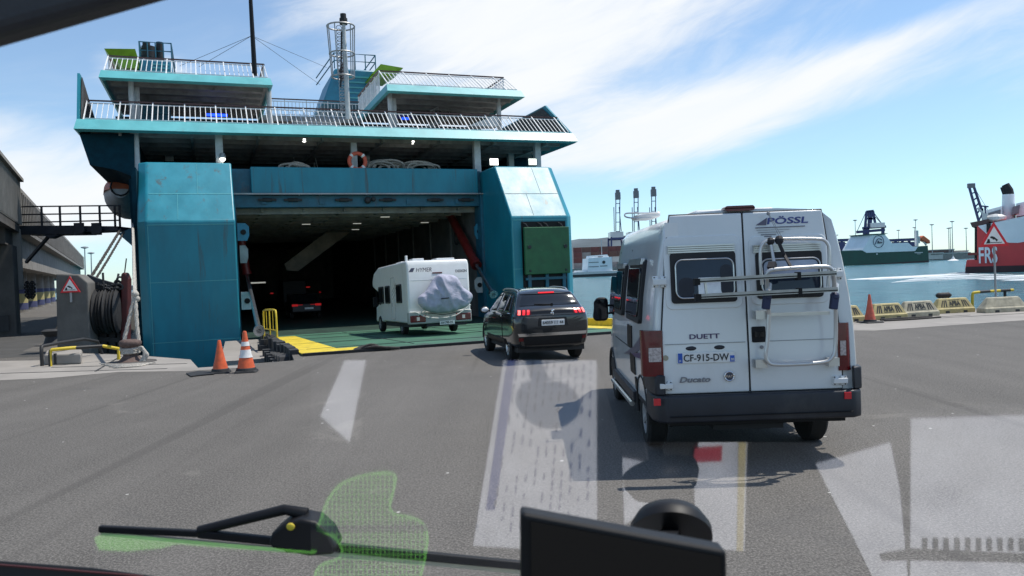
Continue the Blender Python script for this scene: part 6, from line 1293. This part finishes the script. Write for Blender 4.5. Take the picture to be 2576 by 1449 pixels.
block(RF, ((2548, 520), (2566, 515), (2563, 536), (2545, 541)), 8, 3.2).build('louvre_panel', 'crane_grey', RS); block(RF, ((2556, 512), (2700, 480), (2700, 520), (2556, 545)), 10, 4).build('superstructure', 'hull_white', RS)
b = MB(); b.bar(rp_(2459, 523, 1), rp_(2478, 541, 1), .5); b.bar(rp_(2477, 556, 1), rp_(2477, 537, 1), 1.0); b.ball(rp_(2505, 549, 2), (2.2, 1.5, 1.0), 10); b.build('deck_crane', 'ship_white', RS)
b = MB(); b.bar(rp_(2455, 571, 1), rp_(2455, 655, 1), .5); b.bar(rp_(2487, 562, -.2), rp_(2487, 585, -.2), .8); b.build('stern_post', 'exhaust', RS)
b = MB(); q = rp_(2445, 640, -.2); b.box(q.x-.8, q.x+1.2, -.4, 0, q.z-.2, q.z+.4); b.build('stern_fitting', 'ram_red', RS)
# wake
wk_ = MB()
def foam(pts): wk_.add([gnd(x, y, -2.585) for x, y in pts], [tuple(range(len(pts)))])
foam(((2128, 703), (2200, 698), (2300, 693), (2430, 684), (2440, 690), (2300, 699), (2210, 704))); foam(((2440, 688), (2700, 694), (2700, 712), (2450, 702), (2330, 706), (2240, 711), (2300, 700)))
kind(wk_.build('ship_wake_foam', 'foam'), 'stuff')
# boom crane behind the red ferry, blue crane and gantry behind the green one
c = thing('ship_to_shore_crane', 'blue crane with its boom raised at a slant behind the red ferry', 'crane', (at(2462, 650, 700).x, 700, 1.6), 0); o_ = c.location.copy()
b = MB()
for p0, p1 in (((2438, 470), (2462, 556)), ((2450, 470), (2470, 530)), ((2470, 524), (2474, 560))): b.bar(at(*p0, 700)-o_, at(*p1, 700)-o_, 1.6)
for k in range(6): f_ = k/5; b.bar(at(2438+24*f_, 470+86*f_, 700)-o_, at(2450+22*f_, 470+66*f_, 700)-o_, 1.0)
b.build('boom', 'crane_blue', c); b = MB(); a = at(2444, 467, 700)-o_; b.box(a.x-2.8, a.x+2.8, -1, 2, a.z-2, a.z+2); b.build('boom_head', 'crane_grey', c)
b = MB(); 
for p0, p1 in (((2462, 556), (2460, 640)), ((2478, 545), (2480, 640)), ((2466, 518), (2486, 520)), ((2478, 520), (2480, 545)), ((2450, 470), (2492, 540))): b.bar(at(*p0, 700)-o_, at(*p1, 700)-o_, 1.2 if p0[0] != 2450 else .25)
b.build('portal', 'crane_blue', c)
c = thing('ship_to_shore_crane', 'blue container crane with lowered boom behind the green freight ferry', 'crane', (at(2197, 650, 660).x, 660, 1.6), 0); o_ = c.location.copy()
def cb_(b, p0, p1, w_): b.bar(at(*p0, 660)-o_, at(*p1, 660)-o_, w_)
b = MB(); 
for p0, p1 in (((2175, 574), (2173, 650)), ((2183, 574), (2181, 650)), ((2221, 572), (2221, 650)), ((2173, 612), (2183, 612)), ((2170, 574), (2228, 570)), ((2183, 590), (2172, 620))): cb_(b, p0, p1, 2.0)
b.build('portal', 'crane_blue', c); b = MB()
for p0, p1 in (((2180, 532), (2176, 574)), ((2196, 531), (2203, 570)), ((2180, 532), (2197, 530)), ((2186, 532), (2186, 570)), ((2192, 532), (2190, 570)), ((2180, 550), (2200, 550))): cb_(b, p0, p1, 1.6)
cb_(b, (2178, 534), (2156, 582), .4); cb_(b, (2196, 532), (2225, 572), .5); cb_(b, (2190, 532), (2215, 560), .4); b.build('apex_frame', 'crane_blue', c); b = MB(); cb_(b, (2155, 584), (2225, 578), 2.2); b.build('boom', 'crane_blue', c)
b = MB(); a, d = at(2187, 573, 660)-o_, at(2222, 560, 660)-o_; b.box(a.x, d.x, -3, 6, a.z, d.z); b.build('machinery_house', 'camper_white', c)
for xs_, lab in (((2098, 2176), 'blue yard gantry crane partly hidden by the camper van'), ((2236, 2304), 'blue yard gantry crane between the emblem and the lifeboat of the green ferry')):
    c = thing('yard_gantry', lab, 'crane', (at(xs_[0], 640, 640).x, 640, 1.6), 0, 'blue yard gantries'); o_ = c.location.copy(); b = MB()
    for y0, w_ in ((603, 2.2), (612, 1.0), (624, 1.6)): b.bar(at(xs_[0], y0+2, 640)-o_, at(xs_[1], y0-1, 640)-o_, w_)
    for k in range(5): x_ = xs_[0]+(xs_[1]-xs_[0])*k/4; b.bar(at(x_, 603, 640)-o_, at(x_, 645, 640)-o_, 1.6)
    b.build('portal', 'crane_blue', c); b = MB()
    for f_ in (.15, .45, .75): a = at(xs_[0]+(xs_[1]-xs_[0])*f_, 618, 640)-o_; b.box(a.x, a.x+4.5, -2, 2, a.z-3, a.z+3)
    b.build('trolley', 'crane_blue', c)
for k, (px, yt, yb, dd) in enumerate(((2105, 592, 640, 680), (2151, 555, 640, 560), (2260, 580, 640, 640), (2300, 573, 640, 660), (2303, 554, 640, 560), (2344, 566, 655, 540), (2386, 575, 650, 600), (2390, 574, 650, 600), (2395, 558, 650, 540), (2430, 575, 650, 580), (213, 624, 712, 330), (229, 638, 712, 360))):
    lab = ['lamp mast just right of the camper van roof edge', 'lamp mast left of the blue crane with lowered boom', 'short lamp mast above the emblem deckhouse slope of the green ferry', 'slim lamp mast just left of the thick mast by the green ferry stern', 'thick lamp mast at the stern of the green ferry', 'lamp mast just right of the orange lifeboat', 'left one of the twin close lamp masts', 'right one of the twin close lamp masts', 'tall lamp mast right of the twin masts', 'lamp mast nearest the stern of the red ferry', 'lamp mast beyond the viaduct end, nearer the viaduct', 'lamp mast beyond the viaduct end, nearer the mooring lines'][k]
    a, c_ = at(px+2.2, yb, dd), at(px, yt, dd); e_ = thing('lamp_mast', lab, 'lamp mast', a, 0, 'tall port lamp masts'); v_ = c_-a
    b = MB(); b.tube([(0, 0, 0), v_], [.32, .2], 8); b.build('pole', 'galv', e_); b = MB(); b.lathe([(.25, -.3), (1.5, .1), (1.4, .45), (.3, .7)], 14, v_); b.build('lamp_head', 'galv', e_)
for (x0, x1, y0, y1, dd), lab, mt in (((2338, 2372, 655, 637, 520), 'pale low harbour warehouse beside the green ferry stern', 'shed'), ((2368, 2440, 653, 636, 560), 'long pale quay wall shed left of the red ferry', 'concrete_pale'), ((2352, 2400, 640, 628, 600), 'dark red container row roof line behind the pale shed', 'container_brown'), ((2395, 2436, 640, 631, 640), 'grey warehouse far behind the long pale shed', 'shed')):
    a, c_ = at(x0, y0, dd), at(x1, y1, dd); e_ = thing('warehouse', lab, 'warehouse', (a.x, dd, 1.6), 0); b = MB(); b.box(0, c_.x-a.x, 0, 15, -3, c_.z-1.6); b.build('wall', mt, e_)
    b = MB(); b.box(-.4, c_.x-a.x+.4, -.4, 15.4, c_.z-1.6, c_.z-1.0); b.build('roof', 'shed', e_); b = MB()
    for k in range(4): x_ = (c_.x-a.x)*(.12+.22*k); b.box(x_, x_+2, -.05, 0, 0, (c_.z-1.6)*.6)
    b.build('doorway', 'ship_dark', e_)
q = at(2398, 657, 505); e_ = thing('tent', 'small white pointed tent on the far quay', 'tent', (q.x, 505, q.z), 0); b = MB(); b.lathe([(3.6, 0), (3.6, .4), (1.2, 1.3), (.2, 3.2), (0, 3.4)], 8); b.build('canopy', 'tent_white', e_); b = MB()
for an in range(4): b.bar((2.4*math.cos(an*1.57+.78), 2.4*math.sin(an*1.57+.78), -2), (2.4*math.cos(an*1.57+.78), 2.4*math.sin(an*1.57+.78), .1), .15)
b.build('leg', 'galv', e_)

# ================================================================ the vehicle the picture is taken from
WP = thing('windscreen_pillar', 'dark blurred windscreen pillar of our own vehicle crossing the upper corner', 'pillar', at(200, 40, .62))
o_ = WP.location.copy(); e1, e2 = at(-260, 204, .58), at(760, -89, .70)
d = (e2-e1).normalized(); n_ = Vector((-.28, -.15, 1)); n_ = (n_-d*n_.dot(d)).normalized(); dp = d.cross(n_)
b = MB(); b.solid([e1-o_, e1+n_*.16-o_, e1+n_*.16-o_-Y*.05, e1-o_-Y*.03], [e2-o_, e2+n_*.16-o_, e2+n_*.16-o_-Y*.05, e2-o_-Y*.03]); b.build('trim', 'bumper_grey', WP, bevel=.008, seg=3)
b = MB(); b.bar(e1+n_*.052-o_-Y*.045, e2+n_*.046-o_-Y*.045, .010, .006); b.build('seam', 'ship_dark', WP)
GPS = thing('navigation_device', 'black navigation screen seen from behind the wheel, standing on the dashboard edge', 'navigation device', at(1560, 1400, .62)); o_ = GPS.location.copy()
c1, c2, c3, c4 = [at(*q, .62)-o_ for q in ((1309, 1289), (1829, 1386), (1832, 1520), (1309, 1520))]
b = MB(); b.prism([c1, c2, c3, c4], (0, .022, 0)); b.build('case', 'black_plastic', GPS, bevel=.004, seg=3)
k1, k2, k3, k4 = [at(*q, .62)-o_ for q in ((1336, 1310), (1812, 1399), (1814, 1520), (1336, 1520))]; b = MB(); b.prism([k1-Y*.0015, k2-Y*.0015, k3-Y*.0015, k4-Y*.0015], (0, .001, 0)); b.build('screen', 'black_gloss', GPS)
b = MB(); q = at(1688, 1350, .96)-o_; b.M = Matrix.Translation(q) @ Matrix.Rotation(R(12), 4, 'Y') @ Matrix.Rotation(R(-52), 4, 'X'); b.lathe([(.050, 0), (.050, .010), (.042, .025), (.02, .033), (0, .034)], 28); b.M = None; b.bar(q, at(1640, 1440, .66)-o_, .02); b.build('suction_mount', 'black_plastic', GPS, smooth=50)
WI = thing('windscreen_wiper', 'black windscreen wiper parked low across the front of our own vehicle', 'wiper', at(772, 1345, 1.15)); o_ = WI.location.copy(); wd = 1.15
def wq(px, py, d=wd): return at(px, py, d)-o_
b = MB(); b.bar(wq(250, 1330), wq(500, 1342), .009, .010); b.bar(wq(500, 1342), wq(1330, 1424), .011, .012); b.build('blade_frame', 'black_plastic', WI, bevel=.002)
b = MB(); b.bar(wq(255, 1341), wq(1330, 1440), .004, .006); b.build('blade_rubber', 'yellow_grey', WI)
b = MB(); b.tube([wq(500, 1335), wq(716, 1282), wq(772, 1294)], [.007, .008, .010], 8); b.build('arm', 'black_plastic', WI, smooth=50)
b = MB(); b.prism([wq(*q)-Y*.03 for q in ((690, 1350), (698, 1326), (725, 1304), (768, 1290), (806, 1297), (838, 1326), (856, 1362), (850, 1377), (790, 1382), (700, 1362))], (0, .05, 0)); b.box(wq(770, 1372).x-.03, wq(770, 1372).x+.045, -.01, .02, wq(770, 1385).z, wq(770, 1360).z); b.build('pivot_cap', 'black_plastic', WI, smooth=60, bevel=.016, seg=4)
b = MB(); q = wq(731, 1325, wd-.034); b.ball(q, (.0062, .002, .0055), 12); b.build('round_badge', 'yellow_paint', WI, smooth=60)
CW = thing('cowl', 'black rubber cowl strip below the windscreen at the lower corner', 'cowl', at(150, 1440, .95)); o_ = CW.location.copy()
b = MB(); b.prism([at(*q, .95)-o_ for q in ((-120, 1400), (0, 1407), (230, 1424), (420, 1450), (420, 1560), (-120, 1560))], (0, .05, -.04)); b.build('rubber_strip', 'black_rubber', CW, bevel=.006)
b = MB(); b.bar(at(-120, 1412, .945)-o_, at(360, 1450, .945)-o_, .002, .002); b.build('edge_line', 'dark_red', CW)

# ---- windscreen glass and the papers lying on the dashboard below it, which the glass mirrors
GC = 2.69                                                   # the glass leans back at 45 degrees: y + z = GC
m = MT['windscreen_glass'] = bpy.data.materials.new('windscreen_glass'); m.use_nodes = True; t = m.node_tree; t.nodes.clear(); h = NT(t)
o = h.n('ShaderNodeOutputMaterial'); ad = h.n('ShaderNodeAddShader'); tr = h.n('ShaderNodeBsdfTransparent'); gl = h.n('ShaderNodeBsdfGlossy'); gl.inputs['Roughness'].default_value = .05; gl.inputs['Color'].default_value = (.155, .155, .16, 1)
t.links.new(tr.outputs[0], ad.inputs[0]); t.links.new(gl.outputs[0], ad.inputs[1]); t.links.new(ad.outputs[0], o.inputs[0])
def on_glass(x, y): r = ray(x, y); return CAM + r*((GC-2.0)/(r.y+r.z))
WSC = MB(); WSC.add([on_glass(*q) for q in ((782, 906), (1500, 906), (1562, 1112), (2100, 1113), (2280, 1030), (2660, 1010), (2660, 1530), (236, 1530), (232, 1338), (782, 1386))], [tuple(range(10))])
tag(WSC.build('windscreen', 'windscreen_glass'), 'clear lower windscreen glass mirroring papers that lie on the dashboard', 'windscreen')
DZ = 1.37; DV = GC-DZ
def on_dash(x, y, lift=0.0): q = at(x, y, DV); return Vector((q.x, GC-q.z, DZ+lift))
dsh = MB(); dsh.box(-1.0, 1.6, .55, 1.27, DZ-.06, DZ-.004); tag(dsh.build('dashboard', 'dash_black', bevel=.01), 'matt black dashboard top below the windscreen', 'dashboard')
def paper(b, pts, lift): q = [on_dash(x, y, lift) for x, y in pts]; b.prism(q, (0, 0, -.0008)); return b
random.seed(31)
TK = paper(MB(), ((1284, 800), (1500, 800), (1502, 1390), (1190, 1372)), .002).build('paper_ticket', 'paper_white'); tag(TK, 'long white ferry ticket with a blue edge band, mirrored in the windscreen', 'ticket')
b = paper(MB(), ((1290, 800), (1312, 800), (1246, 1282), (1222, 1282)), .003); b.build('blue_band', 'paper_blue', TK)
b = MB()
for c_ in range(11):
    x0 = 1318+17*c_; yy = 905+random.uniform(0, 30)
    while yy < 1340:
        L_ = random.uniform(8, 26); k_ = random.uniform(1.5, 3)
        xx = x0-(yy-800)*.16*(1-c_/12)
        if random.random() < .5 or yy < 1000: paper(b, ((xx, yy), (xx+5, yy), (xx+5-k_, yy+L_), (xx-k_, yy+L_)), .003)
        yy += L_+random.uniform(3, 14)
b.build('ink_line', 'paper_ink', TK)
ST_ = paper(MB(), ((915, 800), (942, 800), (880, 1112), (806, 1046)), .002).build('paper_strip', 'paper_white'); tag(ST_, 'narrow tapering paper strip mirrored in the windscreen below the motorhome', 'paper')
GB_ = paper(MB(), ((238, 1352), (262, 1338), (330, 1338), (470, 1352), (640, 1366), (800, 1384), (790, 1392), (600, 1380), (445, 1368), (410, 1378), (320, 1386), (250, 1382)), .002).build('green_strap', 'net_green'); tag(GB_, 'bright green strap mirrored in the windscreen just below the wiper blade', 'strap')
PA = paper(MB(), ((1565, 1150), (1640, 1165), (1650, 1250), (1600, 1300), (1570, 1320)), .002).build('paper_slip', 'paper_white'); tag(PA, 'torn white paper slip mirrored in the windscreen below the camper van', 'paper')
PB_ = paper(MB(), ((1765, 1060), (1880, 1060), (1872, 1385), (1790, 1380), (1748, 1290), (1745, 1180)), .002).build('paper_sheet', 'paper_white'); tag(PB_, 'folded white paper with a yellow edge and red patch mirrored in the windscreen', 'paper')
paper(MB(), ((1858, 1060), (1876, 1060), (1868, 1385), (1852, 1384)), .003).build('yellow_edge', 'paper_yellow', PB_); paper(MB(), ((1748, 1126), (1816, 1120), (1814, 1160), (1742, 1162)), .003).build('red_patch', 'paper_red', PB_)
PC_ = paper(MB(), ((2050, 1166), (2238, 1112), (2262, 1230), (2284, 1470), (2196, 1455), (2150, 1360)), .002).build('paper_leaflet', 'paper_white'); tag(PC_, 'white slanted leaflet mirrored in the windscreen left of the notepad', 'paper')
PD_ = paper(MB(), ((2290, 1052), (2690, 1040), (2690, 1560), (2288, 1560)), .002).build('notepad', 'paper_white'); tag(PD_, 'large white notepad with a spiral edge mirrored at the windscreen corner', 'notepad')
b = MB(); paper(b, ((2210, 1392), (2290, 1378), (2690, 1396), (2690, 1416), (2300, 1408), (2215, 1408)), .004)
for k in range(14): paper(b, ((2318+27*k, 1352), (2330+27*k, 1352), (2330+27*k, 1384), (2318+27*k, 1384)), .004)
b.build('spiral_binding', 'dash_black', PD_)
def inside(x, y, P):
    c_ = False
    for (x0, y0), (x1, y1) in zip(P, P[1:]+P[:1]):
        if (y0 > y) != (y1 > y) and x < (x1-x0)*(y-y0)/(y1-y0)+x0: c_ = not c_
    return c_
b = MB(); leaf = [(q_.x, q_.y) for q_ in chaikin([Vector((x_, y_, 0)) for x_, y_ in [(800, 1330), (830, 1240), (880, 1200), (1000, 1180), (992, 1230), (975, 1290), (1050, 1300), (1080, 1330), (1068, 1420), (1040, 1500), (800, 1500), (790, 1420), (870, 1400), (850, 1350), (800, 1330)]], 2)]
def netline(pts):
    run = []
    for q in pts+[None]:
        if q is not None and inside(q[0], q[1], leaf): run.append(on_dash(*q, .004))
        else:
            if len(run) > 1: b.bar(run[0], run[-1], .0016, .0016)
            run = []
for k in range(26): netline([(x_, 1180+12.5*k) for x_ in range(780, 1090, 4)])
for k in range(28): netline([(782+11*k, y_) for y_ in range(1180, 1500, 4)])
for a_, c_ in zip(leaf, leaf[1:]+leaf[:1]): b.bar(on_dash(*a_, .004), on_dash(*c_, .004), .004, .003)
tag(b.build('net_fan', 'net_green'), 'leaf-shaped green net mirrored faintly in the windscreen', 'net')

# ---- pieces of one part that stand apart become parts of their own
def split_pieces(ob):
    me = ob.data; n = len(me.vertices); par = list(range(n))
    def find(i):
        while par[i] != i: par[i] = par[par[i]]; i = par[i]
        return i
    for e_ in me.edges: a_, c_ = find(e_.vertices[0]), find(e_.vertices[1]); par[a_] = c_
    isl = {}
    for i in range(n): isl.setdefault(find(i), []).append(i)
    ks = list(isl); bb = []
    for k in ks:
        cs = [me.vertices[i].co for i in isl[k]]; bb.append(([min(c[j] for c in cs) for j in range(3)], [max(c[j] for c in cs) for j in range(3)]))
    grp = list(range(len(ks)))
    def g(i):
        while grp[i] != i: i = grp[i]
        return i
    for i in range(len(ks)):
        for j in range(i):
            gap = math.sqrt(sum(max(0, bb[i][0][q]-bb[j][1][q], bb[j][0][q]-bb[i][1][q])**2 for q in range(3)))
            if gap <= .001: grp[g(i)] = g(j)
    cl = {}
    for i, k in enumerate(ks): cl.setdefault(g(i), set()).update(isl[k])
    if len(cl) < 2 or len(cl) > 60: return
    src = bmesh.new(); src.from_mesh(me)
    for q, vs in list(cl.items())[1:]:
        b2 = src.copy(); b2.verts.ensure_lookup_table(); bmesh.ops.delete(b2, geom=[v_ for v_ in b2.verts if v_.index not in vs], context='VERTS')
        m2 = bpy.data.meshes.new(me.name); b2.to_mesh(m2); b2.free()
        for mm in me.materials: m2.materials.append(mm)
        o2 = ob.copy(); o2.data = m2; COL.objects.link(o2)
    vs = list(cl.values())[0]; src.verts.ensure_lookup_table(); bmesh.ops.delete(src, geom=[v_ for v_ in src.verts if v_.index not in vs], context='VERTS'); src.to_mesh(me); src.free()
SPLIT = set('leg hold_rib locking_lug bumper_corner bulwark_shade end_bulwark seat_silhouette door_jamb sill_moulding deck_bench latch junction_box hold_lamp hold_wall hull_side ram_foot lug_hole mooring_deck roof_rail side_window window_trim side_step roof_wing roof_vent plate_lamp pivot_arm pivot_cover chain hatch_lug bracket door_bracket wheel_arch tail_light plate_band rail_clip trolley'.split())
for ob in [o_ for o_ in scene.objects if o_.type == 'MESH' and o_.parent and o_.name.split('.')[0] in SPLIT]: split_pieces(ob)
